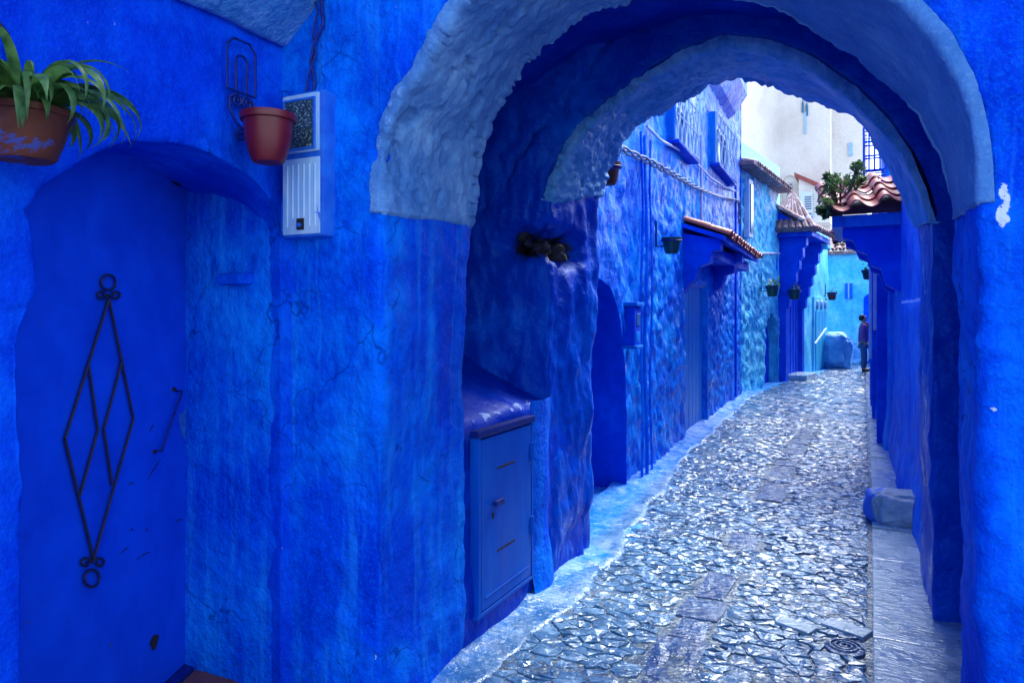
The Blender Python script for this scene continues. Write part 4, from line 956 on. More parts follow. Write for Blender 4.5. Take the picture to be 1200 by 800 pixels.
# windows with projecting iron cages
for (wy0, wy1, wz0, wz1) in wins:
    yc = (wy0 + wy1) / 2; x = float(hx(yc)); w_ = MB().box((x - 0.08, yc, (wz0 + wz1) / 2), (0.03, wy1 - wy0 + 0.1, wz1 - wz0 + 0.1), R(2), 0).build('window', 'pane', house)
    fm = MB()
    for y_ in (wy0 + 0.03, yc, wy1 - 0.03): fm.box((x - 0.05, y_, (wz0 + wz1) / 2), (0.05, 0.06, wz1 - wz0), R(2), 0.004)
    for z_ in (wz0 + 0.03, wz1 - 0.03): fm.box((x - 0.047, yc, z_), (0.05, wy1 - wy0, 0.06), R(2), 0.004)
    fm.build('frame', 'wfr', w_)
    cg = MB(); xo = x + 0.12
    nbar = 13
    for k in range(nbar):
        y_ = wy0 + (wy1 - wy0) * k / (nbar - 1)
        pts_ = [(xo + (0.0), y_ + 0.045 * math.sin(z * 14 + k * math.pi), z) for z in np.linspace(wz0, wz1, 15)]
        cg.tube(pts_, 0.009, 5)
    for z_ in (wz0, wz1, (wz0 + wz1) / 2):
        cg.tube([(x, wy0, z_), (xo, wy0, z_), (xo, wy1, z_), (x, wy1, z_)], 0.012, 5)
    for k in range(1, 3):
        for y_ in (wy0, wy1): cg.tube([(x + 0.04 * k, y_, wz0), (x + 0.06 * k, y_, wz1)], 0.009, 5)
    cg.build('grille', 'wfr', w_, True)
    MB().box((x + 0.06, yc, wz0 - 0.03), (0.16, wy1 - wy0 + 0.12, 0.04), R(2), 0.01).build('sill', 'smooth', w_)
    MB().box((x + 0.04, wy0 - 0.05, (wz0 + wz1) / 2), (0.15, 0.04, wz1 - wz0), R(2), 0.01).build('shutter', 'housedoor', w_)
# overhanging upper bay
yb0, yb1 = 11.2, 13.4; zb = float(hp(848, 132)[2])
block([(float(hx(yb0)) - 0.1, yb0, zb + 0.0), (float(hx(yb0)) + 0.10, yb0, zb + 0.15), (float(hx(yb0)) + 0.3, yb0, zb + 0.45), (float(hx(yb0)) + 0.3, yb0, 6.3), (float(hx(yb0)) - 0.1, yb0, 6.3)], (-0.07, yb1 - yb0, 0)).build('upper_bay', 'house', house)
# cable bundle
cab = [hp(a, b, 0.07) for a, b in ((700, 158), (735, 178), (760, 189), (790, 205), (815, 219), (840, 229), (866, 236), (867, 262))]
cab = resample(cab, 70); mb = MB()
for k in range(3): mb.tube(cab + np.c_[0.02 * np.sin(np.arange(70) * 0.9 + k * 2), np.zeros(70), 0.02 * np.cos(np.arange(70) * 0.8 + k * 2)], 0.012, 6)
tag(mb.build('cable_bundle', 'cable', None, True, cab[0]), 'bundle of twisted cables strung along the blue house below its windows', 'cable')
cab2 = resample([hp(a, b, 0.05) for a, b in ((758, 148), (775, 165), (800, 178), (815, 190), (832, 208), (850, 220), (862, 224))], 50)
tag(MB().tube(cab2, 0.016, 6).build('power_cable', 'pipe', None, True, cab2[0]), 'single pale cable sagging under the caged windows above the bundle', 'cable')
# small meter box
c = hp(740, 382, 0.05); sm = thing('small_meter_box', 'small blue meter box on the alley wall left of the conduits', 'meter box', (c[0], c[1], c[2] - 0.2))
MB().box((c[0], c[1], c[2]), (0.12, 0.22, 0.36), R(2), 0.012).build('case', 'smooth', sm, True)
MB().box((c[0] + 0.01, c[1], c[2] + 0.2), (0.16, 0.27, 0.035), R(2), 0.008).build('cap', 'housedoor', sm)
MB().box((c[0] + 0.06, c[1], c[2] + 0.06), (0.02, 0.11, 0.11), R(2), 0.003).build('dial_window', 'pane', sm)
MB().box((c[0] + 0.055, c[1], c[2] - 0.1), (0.02, 0.13, 0.1), R(2), 0.006).build('lower_cover', 'housedoor', sm, True)
MB().box((c[0] + 0.01, c[1], c[2] - 0.19), (0.15, 0.24, 0.03), R(2), 0.008).build('foot', 'housedoor', sm)
# pots hung on the facade
def wall_pot(px_, py_, width, off, line, mat, label, leaves=0, group='pots hung on the alley walls', bracket=True):
    c = on_line(px_, py_, line[0], line[1], off if off > 0 else 0); t = thing('hanging_pot', label, 'pot', tuple(c), group); r = width / 2; h = width * 0.8
    MB().lathe([(0.0, -h / 2), (r * 0.55, -h / 2), (r * 0.68, -h * 0.4), (r * 0.92, h * 0.38), (r * 1.03, h * 0.38), (r * 1.03, h / 2), (r * 0.9, h / 2), (r * 0.8, h * 0.3), (0, h * 0.25)], c, 22).build('pot_body', mat, t, True)
    if bracket:
        mb = MB(); n = np.array([1.0 if off > 0 else -1.0, 0, 0]) * abs(off) * 0.92
        mb.tube([c - n + zv * (h * 1.6), c - n, c - n * 0.3 - zv * 0.0], 0.012, 6); mb.tube(arcpts(c + zv * h * 0.3, r * 1.0, 0, 2 * math.pi, 18, (1, 0, 0), (0, 1, 0)), 0.008, 5, False)
        mb.build('hanger', 'blueiron', t, True)
    if leaves:
        V = []; Fc = []
        for k in range(leaves):
            p = c + np.array([random.gauss(0, r * 0.6), random.gauss(0, r * 0.6), h * 0.5 + abs(random.gauss(0, r * 0.5))]); s = width * random.uniform(0.10, 0.2)
            u = rng.normal(size=3); u /= np.linalg.norm(u); w = np.cross(u, rng.normal(size=3)); w /= np.linalg.norm(w) + 1e-9
            i = len(V); V += [p - u * s, p + w * s * 0.4, p + u * s, p - w * s * 0.4]; Fc.append((i, i + 1, i + 2, i + 3))
        obj('foliage', V, Fc, 'bush', t, False)
    return t
HL = (HA, HB)
wall_pot(787, 288, 0.21, 0.18, HL, 'greenpot', 'dark green pot hanging on the blue wall before the tiled awning')
wall_pot(855, 308, 0.24, 0.20, HL, 'bluepot', 'blue grey pot with a low plant just past the tiled awning', 40)
wall_pot(712, 204, 0.20, 0.22, HL, 'clay', 'small terracotta pot peeping out behind the inner arch', 14)

# ================================================================== CYAN HOUSE
BA, BB = (-2.36, 15.0), (-2.02, 18.6)
def bp(px_, py_, off=0.0): return on_line(px_, py_, BA, BB, off)
cy = thing('cyan_house', 'pale cyan rough stone house after the deep blue one', 'house', (-2.2, 17, 0))
bt = float(bp(890, 205)[2]) - 0.12
nA, nB = 120, 130; TT, ZZ = np.meshgrid(np.linspace(-0.02, 1.02, nA), np.linspace(-0.1, bt, nB), indexing='ij')
Pb = np.stack([BA[0] + (BB[0] - BA[0]) * TT, BA[1] + (BB[1] - BA[1]) * TT, ZZ], -1)
ad0, ad1, adz = float(bp(897, 420)[1]), float(bp(911, 420)[1]), float(bp(904, 368)[2])
def d_cyan(P):
    y = P[..., 1]; u = (y - ad0) / (ad1 - ad0); arch_h = adz - 0.7 * (np.abs(u - 0.5) * 2) ** 2.2
    m_ = (u > 0) * (u < 1) * (P[..., 2] < arch_h)
    return (0.08 * (0.5 - cells(P, 4.0, 9)) + 0.03 * fbm(P, 7, 3, 121)) * (1 - m_) - 0.30 * m_
patch('wall', Pb, 'cyan', cy, d_cyan, (1, -0.1, 0), {'wear': lambda P: 0.5 * sstep(2.6, 3.6, P[..., 2]) * (0.7 + 0.6 * fbm(P, 2, 3, 124))})
MB().box((-2.30, (ad0 + ad1) / 2, adz / 2), (0.05, ad1 - ad0 + 0.2, adz), R(-5), 0).build('arched_door', 'smooth', cy)
p0, p1 = bp(868, 297, 0.06), bp(913, 297, 0.06)
MB().tube([p0, (p0 + p1) / 2, p1], 0.03, 8).build('pipe', 'pipe', cy, True)
p0, p1 = bp(867, 250, 0.08), bp(867, 215, 0.08)
eA, eB = bp(862, 200, 0.0), bp(915, 213, 0.0); ez = (eA[2] + eB[2]) / 2
eave = MB().box(((BA[0] + BB[0]) / 2 + 0.08, (BA[1] + BB[1]) / 2, bt + 0.03), (0.5, 3.9, 0.08), -math.atan2(BB[0] - BA[0], BB[1] - BA[1]), 0.01).build('eave', 'tilegrey', cy)
tiled(eave, (BA[0] - 0.1, BA[1], bt + 0.16), (BB[0] - 0.1, BB[1], bt + 0.16), (0.42, 0, -0.14), 18, 1, 0.46, 0.085, 'tilegrey')
# terrace parapet above
tp0, tp1 = on_line(858, 165, (-2.9, 10), (-2.7, 24)), on_line(918, 203, (-2.9, 10), (-2.7, 24))
PZ = bt + 0.9
par = MB().prism([(-2.74, 15.3, bt - 0.4), (-2.64, 25.0, bt - 0.4), (-2.64, 25.0, 6.42), (-2.74, 15.3, 5.45)], (-0.2, 0, 0)); par.build('parapet', 'cyandoor', cy)
wall_pot(905, 341, 0.3, 0.25, (BA, BB), 'greenpot', 'green potted plant hung beside the arched cyan doorway', 40)
# window with pale frame at the near end of the cyan house
p = bp(874, 245); w_ = MB().box((p[0] + 0.05, p[1], p[2]), (0.12, 0.34, 1.2), R(-5), 0.02).build('window', 'wfr', cy)
MB().box((p[0] + 0.12, p[1], p[2]), (0.02, 0.2, 1.0), R(-5), 0).build('pane', 'pane', w_)

# ================================================================== PORCH HOUSE (deep blue corbelled porch, turquoise door)
PA, PB = (-2.02, 18.6), (-1.20, 25.0)
def pp(px_, py_, off=0.0): return on_line(px_, py_, PA, PB, off)
def pxx(y): return PA[0] + (y - PA[1]) * (PB[0] - PA[0]) / (PB[1] - PA[1])
ph = thing('porch_house', 'house with a deep blue corbelled tiled porch and turquoise double door', 'house', (-1.6, 21, 0))
TT, ZZ = np.meshgrid(np.linspace(0, 1, 60), np.linspace(-0.1, 4.1, 50), indexing='ij')
Pq = np.stack([PA[0] + (PB[0] - PA[0]) * TT, PA[1] + (PB[1] - PA[1]) * TT, ZZ], -1)
patch('wall', Pq, 'teal', ph, lambda P: 0.02 * fbm(P, 3, 3, 131), (1, -0.1, 0))
rz_ = math.atan2(-(PB[0] - PA[0]), PB[1] - PA[1])
def corb(y, mat, proj=0.62, th=0.25, zt=3.55):
    x = pxx(y); pts_ = [(x - 0.1, y, -0.05), (x + 0.16, y, -0.05), (x + 0.16, y, 1.55)]
    n = 6
    for k in range(n):
        xx_ = x + 0.16 + (proj - 0.16) * (k + 1) / n; zz_ = 1.55 + (zt - 0.25 - 1.55) * k / n
        pts_ += [(x + 0.16 + (proj - 0.16) * k / n, y, zz_ + 0.22), (xx_, y, zz_ + 0.30)]
    pts_ += [(x + proj, y, zt), (x - 0.1, y, zt)]
    return block(pts_, (0.03, th, 0))
for y_ in (18.75, 20.55):
    corb(y_, 'smooth').build('corbel', 'smooth', ph)
yd = 19.75
MB().box((pxx(yd) + 0.02, yd, 1.45), (0.06, 1.4, 2.9), rz_, 0).build('porch_door', 'smooth', ph)
for k in range(5): MB().box((pxx(yd - .6 + .3 * k) + 0.06, yd - 0.6 + 0.3 * k, 1.3), (0.03, 0.2, 2.4), rz_, 0.01).build('door_plank', 'smooth', ph)
MB().box((pxx(yd) + 0.3, yd, 0.07), (0.5, 1.2, 0.14), rz_, 0.02).build('step', 'slab', ph)
rb = block([(pxx(18.5) - 0.1, 18.5, 4.2), (pxx(18.5) + 0.8, 18.5, 3.62), (pxx(18.5) + 0.8, 18.5, 3.5), (pxx(18.5) - 0.1, 18.5, 3.5)], (0.27, 2.6, 0)).build('porch_roof', 'smooth', ph)
tiled(rb, (pxx(18.4) - 0.05, 18.4, 4.22), (pxx(21.2) - 0.05, 21.2, 4.22), (0.95, 0, -0.6), 12, 3, 0.42, 0.12, 'tilegrey')
hx0, hx1 = pxx(18.4) - 0.15, pxx(18.4) + 0.92
apx = np.array([pxx(18.4) + 0.28, 19.5, 4.75]); hip = MB().prism([(hx0, 18.36, 3.62), (hx1, 18.36, 3.62), apx], (0, 0.25, -0.04)).build('hip', 'tilegrey', ph)
for k in range(7):
    b_ = np.array([hx0 + 0.07 + (hx1 - hx0 - 0.14) * k / 6, 18.30, 3.64]); a_ = apx + (b_ - apx) * 0.06
    MB().tube([a_, (a_ + b_) / 2 + zv * 0.01, b_], [0.03, 0.06, 0.085], 8).build('ridge_tile', 'tilegrey', hip, True)
MB().box((pxx(20.8) + 0.62, 20.9, 3.42), (0.3, 0.5, 0.1), rz_, 0.02).build('bracket_cap', 'teal', ph)
d0, d1 = float(pp(953, 400)[1]), float(pp(967, 400)[1]); dz_ = float(pp(960, 352)[2]); yc = (d0 + d1) / 2
fr_ = MB().box((pxx(yc) + 0.0, yc, dz_ / 2 + 0.02), (0.10, d1 - d0 + 0.25, dz_ + 0.15), rz_, 0.01).build('door_frame', 'teal', ph)
for k in range(4):
    y_ = d0 + (d1 - d0) * (k + 0.5) / 4; MB().box((pxx(y_) + 0.055, y_, (dz_ - 0.3) / 2), (0.04, (d1 - d0) / 4 - 0.04, dz_ - 0.34), rz_, 0.01).build('turquoise_door_leaf', 'cyandoor', ph)
for k in range(3):
    y_ = d0 + (d1 - d0) * (k + 0.5) / 3; MB().tube(arcpts((pxx(y_) + 0.07, y_, dz_ - 0.13), 0.11, 0, 2 * math.pi, 16, (0, 1, 0), (0, 0, 1)), 0.03, 6, False).build('fanlight_ring', 'wfr', ph, True)
h0, h1 = pp(955, 403, 0.35), pp(968, 385, 0.35); MB().tube([h0, (h0 + h1) / 2, h1], 0.03, 6).build('handrail', 'wfr', ph, True)
wall_pot(931, 345, 0.3, 0.35, (PA, PB), 'greenpot', 'green pot hung on the porch corbel', 30)
wall_pot(975, 347, 0.3, 0.2, (PA, PB), 'clay', 'small terracotta pot hung right of the turquoise door', 10)

# ================================================================== END HOUSE
EY = 28.0
def ep(px_, py_, off=0.0): return on_line(px_, py_, (-8, EY), (8, EY), 0) - np.array([0, off, 0])
eh = thing('end_house', 'cyan house closing the far end of the alley with a small window', 'house', (-0.6, EY, 0))
XXe, ZZe = np.meshgrid(np.linspace(-2.4, 3.0, 90), np.linspace(-0.1, 3.75, 60), indexing='ij')
Pe = np.stack([XXe, np.full_like(XXe, EY), ZZe], -1)
patch('wall', Pe, 'teal', eh, lambda P: 0.03 * fbm(P, 2.5, 3, 141), (0, -1, 0))
w0, w1 = ep(990, 332), ep(999, 350)
wd = MB().box(((w0[0] + w1[0]) / 2, EY - 0.03, (w0[2] + w1[2]) / 2), (w1[0] - w0[0], 0.08, w0[2] - w1[2]), 0, 0.01).build('window', 'housedoor', eh)
MB().box(((w0[0] + w1[0]) / 2, EY - 0.08, (w0[2] + w1[2]) / 2), (0.04, 0.03, w0[2] - w1[2]), 0, 0).build('mullion', 'wfr', wd)
a0, a1 = ep(1012, 420), ep(1026, 345); ac = (a0[0] + a1[0]) / 2; aw = (a1[0] - a0[0]) / 2
pts_ = [(ac - aw, EY - 0.06, -0.05), (ac + aw, EY - 0.06, -0.05), (ac + aw, EY - 0.06, a1[2] - aw)] + [(ac + aw * math.cos(t), EY - 0.06, a1[2] - aw + aw * 1.1 * math.sin(t)) for t in np.linspace(0, math.pi, 10)[1:-1]] + [(ac - aw, EY - 0.06, a1[2] - aw)]
block(pts_, (0, 0.05, 0)).build('arched_door', 'smooth', eh)
cp = MB().box((0.3, EY + 0.05, 3.8), (5.4, 0.6, 0.1), 0, 0.02).build('coping', 'tilegrey', eh)
tiled(cp, (-2.3, EY + 0.35, 4.15), (2.9, EY + 0.35, 4.15), (0, -0.7, -0.28), 22, 2, 0.42, 0.11, 'tilegrey')

# ================================================================== WHITE TOWER BUILDING BEHIND
TY = 44.0
def tp(px_, py_, Y=TY): return on_line(px_, py_, (-30, Y), (30, Y))
tw = thing('white_tower_house', 'tall white plastered building with twin slit windows rising behind the alley', 'building', (-3, TY, 0))
def slab_wall(x0, x1, y, zt, mat='white', depth=6.0, name='wall', parent=None):
    n = 40
    XXs, ZZs = np.meshgrid(np.linspace(x0, x1, n), np.linspace(-0.1, zt, n), indexing='ij')
    return patch(name, np.stack([XXs, np.full_like(XXs, y), ZZs], -1), mat, parent or tw, lambda P: 0.04 * fbm(P, 0.8, 4, 151), (0, -1, 0))
xc0, xc1 = tp(911, 200)[0], tp(973, 200)[0]
slab_wall(xc0, xc1, TY, 19.0)
# left volume: receding flank
fl0 = tp(858, 200, TY - 6.5)
nn = 40; SS, ZZs = np.meshgrid(np.linspace(0, 1, nn), np.linspace(-0.1, 20, nn), indexing='ij')
Pfl = np.stack([fl0[0] - 0.8 + (xc0 - fl0[0] + 0.95) * SS, TY - 7.5 + 7.65 * SS, ZZs], -1)
patch('flank_wall', Pfl, 'white', tw, lambda P: 0.04 * fbm(P, 0.8, 4, 153), (1, -1, 0))
xr0, xr1 = tp(972, 200, TY + 2.5)[0], tp(1016, 200, TY + 2.5)[0]
slab_wall(xr0 - 1, xr1, TY + 2.5, 17.0, name='rear_wall')
obj('side_wall', [(xc1, TY, 0), (xc1, TY + 2.6, 0), (xc1, TY + 2.6, 19), (xc1, TY, 19)], [(0, 1, 2, 3)], 'white', tw, False)
obj('side_wall', [(xr1, TY + 2.5, 0), (xr1, TY + 8, 0), (xr1, TY + 8, 17), (xr1, TY + 2.5, 17)], [(0, 1, 2, 3)], 'white', tw, False)
def tbox(a, b, c, d, mat, name, parent, Y=TY, dep=0.1, bev=0.02):
    p0, p1 = tp(a, c, Y), tp(b, d, Y)
    return MB().box(((p0[0] + p1[0]) / 2, Y - dep / 2 - 0.02, (p0[2] + p1[2]) / 2), (p1[0] - p0[0], dep, p0[2] - p1[2]), 0, bev).build(name, mat, parent)
def lancet(a, b, c, d):
    p0, p1 = tp(a, c), tp(b, d); x0, x1 = p0[0], p1[0]; z1_, z0_ = p0[2], p1[2]; m_ = (x0 + x1) / 2
    return block([(x0, TY - 0.09, z0_), (x1, TY - 0.09, z0_), (x1, TY - 0.09, z1_ - 0.25), (m_, TY - 0.09, z1_), (x0, TY - 0.09, z1_ - 0.25)], (0, 0.08, 0)).build('slit_window', 'tpane', tw)
lancet(939.5, 942, 117, 132); lancet(944, 947, 120, 136); tbox(942.2, 945, 132, 157, 'wfr', 'slit_window', tw, dep=0.08)
w_ = tbox(923, 928, 216, 239, 'tpane', 'window', tw); 
p = tp(925.5, 222); 
aw_ = 0.55; fm = MB(); zt2 = tp(925, 205)[2]; zb2 = tp(925, 242)[2]; xm = p[0]
fm.tube([(xm - aw_ * 0.8, TY - 0.08, zb2), (xm - aw_ * 0.8, TY - 0.08, zt2 - 0.5)] + [(xm + aw_ * 0.8 * math.cos(t), TY - 0.08, zt2 - 0.5 + 0.5 * math.sin(t)) for t in np.linspace(math.pi, 0, 9)] + [(xm + aw_ * 0.8, TY - 0.08, zb2)], 0.07, 6)
fm.build('surround', 'white', w_, True)
tbox(994, 999, 168, 183, 'wfr', 'window', tw, TY + 2.5, 0.1)
tbox(945, 956, 256, 284, 'wfr', 'window', tw, dep=0.2); tbox(947, 950, 258, 283, 'pane', 'window_pane', tw, dep=0.25); tbox(951.5, 954.5, 258, 283, 'pane', 'window_pane', tw, dep=0.25)
# lean-to with tile edge
p0, p1 = tp(936, 206, TY - 2), tp(963, 225, TY - 2)
lt = block([(p0[0], TY - 2, tp(936, 262, TY - 2)[2]), (p1[0] + 0.4, TY - 2, tp(936, 262, TY - 2)[2]), (p1[0] + 0.4, TY - 2, p1[2]), (p0[0], TY - 2, p0[2])], (0, 2, 0)).build('lean_to', 'white', tw)
block([(p0[0] - 0.2, TY - 2.3, p0[2] + 0.15), (p1[0] + 0.5, TY - 2.3, p1[2] + 0.1), (p1[0] + 0.5, TY - 2.3, p1[2] - 0.15), (p0[0] - 0.2, TY - 2.3, p0[2] - 0.05)], (0, 2.4, 0)).build('lean_to_roof', 'tile', lt)
# air conditioner
acp0, acp1 = tp(938, 226, TY - 2.4), tp(952, 250, TY - 2.4)
acn = thing('air_conditioner', 'white air conditioning unit hung on the white building', 'air conditioner', ((acp0[0] + acp1[0]) / 2, TY - 2.4, acp1[2]))
MB().box(((acp0[0] + acp1[0]) / 2, TY - 2.35, (acp0[2] + acp1[2]) / 2), (acp1[0] - acp0[0], 0.5, acp0[2] - acp1[2]), 0, 0.03).build('case', 'ac', acn, True)
for k in range(6):
    z_ = acp1[2] + (acp0[2] - acp1[2]) * (0.2 + 0.11 * k); MB().box(((acp0[0] + acp1[0]) / 2 + 0.1, TY - 2.62, z_), ((acp1[0] - acp0[0]) * 0.55, 0.04, 0.06), 0, 0).build('louvre', 'acgrille', acn)
MB().box(((acp0[0] + acp1[0]) / 2, TY - 2.25, acp1[2] - 0.12), ((acp1[0] - acp0[0]) * 1.15, 0.7, 0.12), 0, 0.01).build('support', 'wfr', acn)

# ================================================================== RIGHT HOUSE ALONG THE ALLEY
rh = thing('right_house', 'blue plastered house along the right side of the alley', 'house', (0.4, 10, 0))
RP_ = [(0.40, 5.0), (0.34, 6.6), (0.30, 7.6), (0.24, 9.6), (0.19, 9.62), (0.17, 10.6), (0.27, 10.62), (0.25, 12.4), (0.12, 12.42), (0.10, 16.0), (0.12, 18.0), (0.5, 18.3), (0.6, 25.0), (2.5, 25.4)]
rp = resample(RP_, 420)
for _ in range(1): rp = smooth1(rp, 1, 0)
zz = np.r_[np.linspace(-0.1, 3.2, 95)]
Pr = np.zeros((420, len(zz), 3)); Pr[..., 0] = rp[:, 0:1]; Pr[..., 1] = rp[:, 1:2]; Pr[..., 2] = zz[None]
RA, RB = (0.34, 6.6), (0.20, 9.6)
def d_right(P):
    step = 0.025 * sstep(1.75, 1.70, P[..., 2] + 0.03 * fbm(P, 3, 2)) * (P[..., 1] < 7.8)
    foot = 0.06 * sstep(0.5, 0.0, P[..., 2])
    return 0.015 * fbm(P, 2.0, 3, 161) + 0.008 * fbm(P * np.array([1, 1, 0.6]), 9, 3, 163) + step + foot
patch('wall', Pr, 'right', rh, d_right, (-1, 0, 0), {'wear': lambda P: 0.75 * np.exp(-((P[..., 2] - 1.73) / 0.02) ** 2) * (P[..., 1] < 7.8) * (P[..., 1] > 6.0)})
obj('roof', [(0.4, 5.0, 3.18), (0.2, 25.0, 3.18), (6, 25, 3.18), (6, 5.0, 3.18)], [(0, 1, 2, 3)], 'tilegrey', rh, False)
# pilasters, door jambs and pale pipes by the far doors
for (x, y_, w, h_, m_) in ((0.14, 10.2, 0.10, 2.7, 'smooth'), (0.09, 12.6, 0.12, 3.3, 'smooth'), (0.07, 14.4, 0.10, 3.2, 'smooth')):
    MB().box((x, y_, h_ / 2), (0.14, w * 2, h_), 0, 0.02).build('pilaster', m_, rh)
for (a, yv_, z0_, z1_) in ((1021, 13.2, 0.9, 3.0), (1026.5, 11.4, 1.4, 3.2)):
    r_ = ray(a, 400); k = yv_ / r_[1]; MB().tube([(r_[0] * k, yv_, z) for z in np.linspace(z0_, z1_, 8)], 0.035, 8).build('drain_pipe', 'pipe', rh, True)
for (y0_, y1_, x) in ((10.75, 12.2, 0.215), (14.7, 15.7, 0.03)):
    MB().box((x, (y0_ + y1_) / 2, 1.1), (0.06, y1_ - y0_, 2.2), R(1.5), 0.01).build('door', 'smooth', rh)
# tiled awning
ay0, ay1 = 8.3, 9.9; ax1 = 0.26; ax0 = float(on_line(975, 250, (-5, ay0), (5, ay0))[0]); az = float(on_line(1000, 252, (-5, ay0), (5, ay0))[2])
aw = block([(ax0, ay0, az), (ax1 + 0.1, ay0, az), (ax1 + 0.1, ay0, az - 0.12), (ax0, ay0, az - 0.12)], (0, ay1 - ay0, 0)).build('awning', 'housedoor', rh)
def s_tile(w, L, hgt=0.062, th=0.016, n=14):
    V = []; u = np.linspace(0, 1.08, n)
    zz_ = np.where(u < 0.52, hgt * np.sin(np.pi * u / 0.52), -hgt * 0.55 * np.sin(np.pi * (u - 0.52) / 0.56))
    for y_ in (0.0, L):
        for off in (0.0, -th):
            for k in range(n): V.append((u[k] * w, y_, zz_[k] + off + (0.0 if y_ == 0 else -0.012)))
    Fc = []
    for k in range(n - 1):
        Fc += [(k, k + 1, 2 * n + k + 1, 2 * n + k), (n + k, 3 * n + k, 3 * n + k + 1, n + k + 1), (k, n + k, n + k + 1, k + 1), (2 * n + k, 2 * n + k + 1, 3 * n + k + 1, 3 * n + k)]
    Fc += [(0, 2 * n, 3 * n, n), (n - 1, 2 * n - 1, 4 * n - 1, 3 * n - 1)]
    me = bpy.data.meshes.new('roof_tile'); me.from_pydata(V, [], Fc); me.update(); me.materials.append(M['tile'])
    me.polygons.foreach_set('use_smooth', [True] * len(me.polygons)); me.set_sharp_from_angle(angle=R(45)); return me
stm = s_tile(0.27, 0.42)
M['tile_shade'] = simple('shaded_tile_red', (0.11, 0.02, 0.03), (0.06, 0.012, 0.02), scale=6, rough=0.7)  # tile red darkened in the colour for the shade under the tiles
block([(ax0 - 0.05, ay0 - 0.02, az + 0.004), (ax1 + 0.1, ay0 - 0.02, az + 0.004), (ax1 + 0.1, ay0 - 0.02, az + 0.15), (ax0 - 0.05, ay0 - 0.02, az + 0.05)], (0, ay1 - ay0, 0.30)).build('underside_fill', 'tile_shade', aw)  # added block that fills in the shaded underside of the tiles
e0_ = np.array([ax0 - 0.10, ay0 - 0.18, az + 0.035]); al_ = np.array([0.93, 0.05, 0.12]); al_ /= np.linalg.norm(al_); us_ = np.array([-0.05, 0.92, 0.30]); us_ /= np.linalg.norm(us_)
up_ = np.cross(al_, us_); up_ /= np.linalg.norm(up_); us2 = np.cross(up_, al_)
for r_ in range(4):
    for k in range(4):
        o = bpy.data.objects.new('roof_tile', stm); C.objects.link(o); o.parent = aw
        e = Matrix(((al_[0], us2[0], up_[0]), (al_[1], us2[1], up_[1]), (al_[2], us2[2], up_[2]))).to_4x4() @ Matrix.Rotation(random.uniform(-.03, .03), 4, 'Z') @ Matrix.Rotation(random.uniform(-.02, .02), 4, 'X')
        e.translation = Vector(e0_ + al_ * 0.27 * k + us2 * (0.34 * r_ + random.uniform(-.015, .015)) + up_ * 0.016 * r_ - wl(aw)); o.matrix_local = e
for yb in (ay0 + 0.06, ay1 - 0.4):
    pts_ = [(ax1 + 0.1, yb, az - 0.12), (ax0 + 0.1, yb, az - 0.12), (ax0 + 0.1, yb, az - 0.22), (ax0 + 0.2, yb, az - 0.26), (ax0 + 0.24, yb, az - 0.36), (ax0 + 0.33, yb, az - 0.40), (ax0 + 0.37, yb, az - 0.52), (ax0 + 0.46, yb, az - 0.56), (ax0 + 0.5, yb, az - 0.72), (ax1 + 0.1, yb, az - 0.85)]
    block(pts_, (0, 0.28, 0)).build('corbel', 'smooth', aw)
# window cage above the awning
cgp = MB(); y_ = 12.0; x0_ = float(on_line(1012, 180, (-5, y_), (5, y_))[0]); x1_ = 0.25; z0_ = float(on_line(1012, 200, (-5, y_), (5, y_))[2]); z1_ = float(on_line(1012, 150, (-5, y_), (5, y_))[2])
ub = MB().box((0.95, 14.5, 4.75), (1.5, 5.0, 2.6), 0, 0.03).build('upper_storey', 'right', rh)
for yy_ in np.linspace(y_, y_ + 1.3, 6): cgp.tube([(0.2, yy_, z1_), (x0_, yy_, z1_), (x0_, yy_, z0_), (0.2, yy_, z0_)], 0.014, 5)
for xx_ in np.linspace(x0_, 0.2, 5)[1:]: cgp.tube([(xx_, y_, z0_), (xx_, y_, z1_)], 0.014, 5)
for z_ in np.linspace(z0_, z1_, 4): cgp.tube([(0.2, y_, z_), (x0_, y_, z_), (x0_, y_ + 1.3, z_), (0.2, y_ + 1.3, z_)], 0.014, 5)
cgp.build('window_cage', 'smooth', ub, True)
# bushes
def bush(name, label, spots, nleaf, size, loc, stems, flowers=0):
    t = thing(name, label, 'plant', loc); V = []; Fc = []; c0 = np.array(loc)
    for k in range(nleaf):
        c, r = random.choice(spots); d = rng.normal(size=3); d /= np.linalg.norm(d); p = np.array(c) + d * r * random.random() ** 0.45; s = size * random.uniform(0.6, 1.3)
        u = rng.normal(size=3) + np.array([0, 0, -0.4]); u /= np.linalg.norm(u); w = np.cross(u, rng.normal(size=3)); w /= np.linalg.norm(w) + 1e-9; n = np.cross(u, w)
        i = len(V); V += [p - u * s, p + w * s * 0.42 + n * s * 0.12, p + u * s, p - w * s * 0.42 + n * s * 0.12]; Fc += [(i, i + 1, i + 2), (i, i + 2, i + 3)]
    obj('foliage', V, Fc, 'bush', t, False)
    st_ = MB()
    for a in stems: st_.tube([np.array(q) for q in a], 0.012, 5)
    st_.build('stem', 'stem', t, True)
    if flowers:
        fl_ = MB()
        for k in range(flowers):
            c, r = random.choice(spots); p = np.array(c) + rng.normal(size=3) * r * 0.6; fl_.lathe([(0, -0.03), (0.05, 0), (0.03, 0.03), (0, 0.03)], p, 6)
        fl_.build('flower', 'flower', t, True)
    return t
def rp3(px_, py_, Y): return on_line(px_, py_, (-5, Y), (5, Y))
b0 = rp3(985, 232, 8.6)
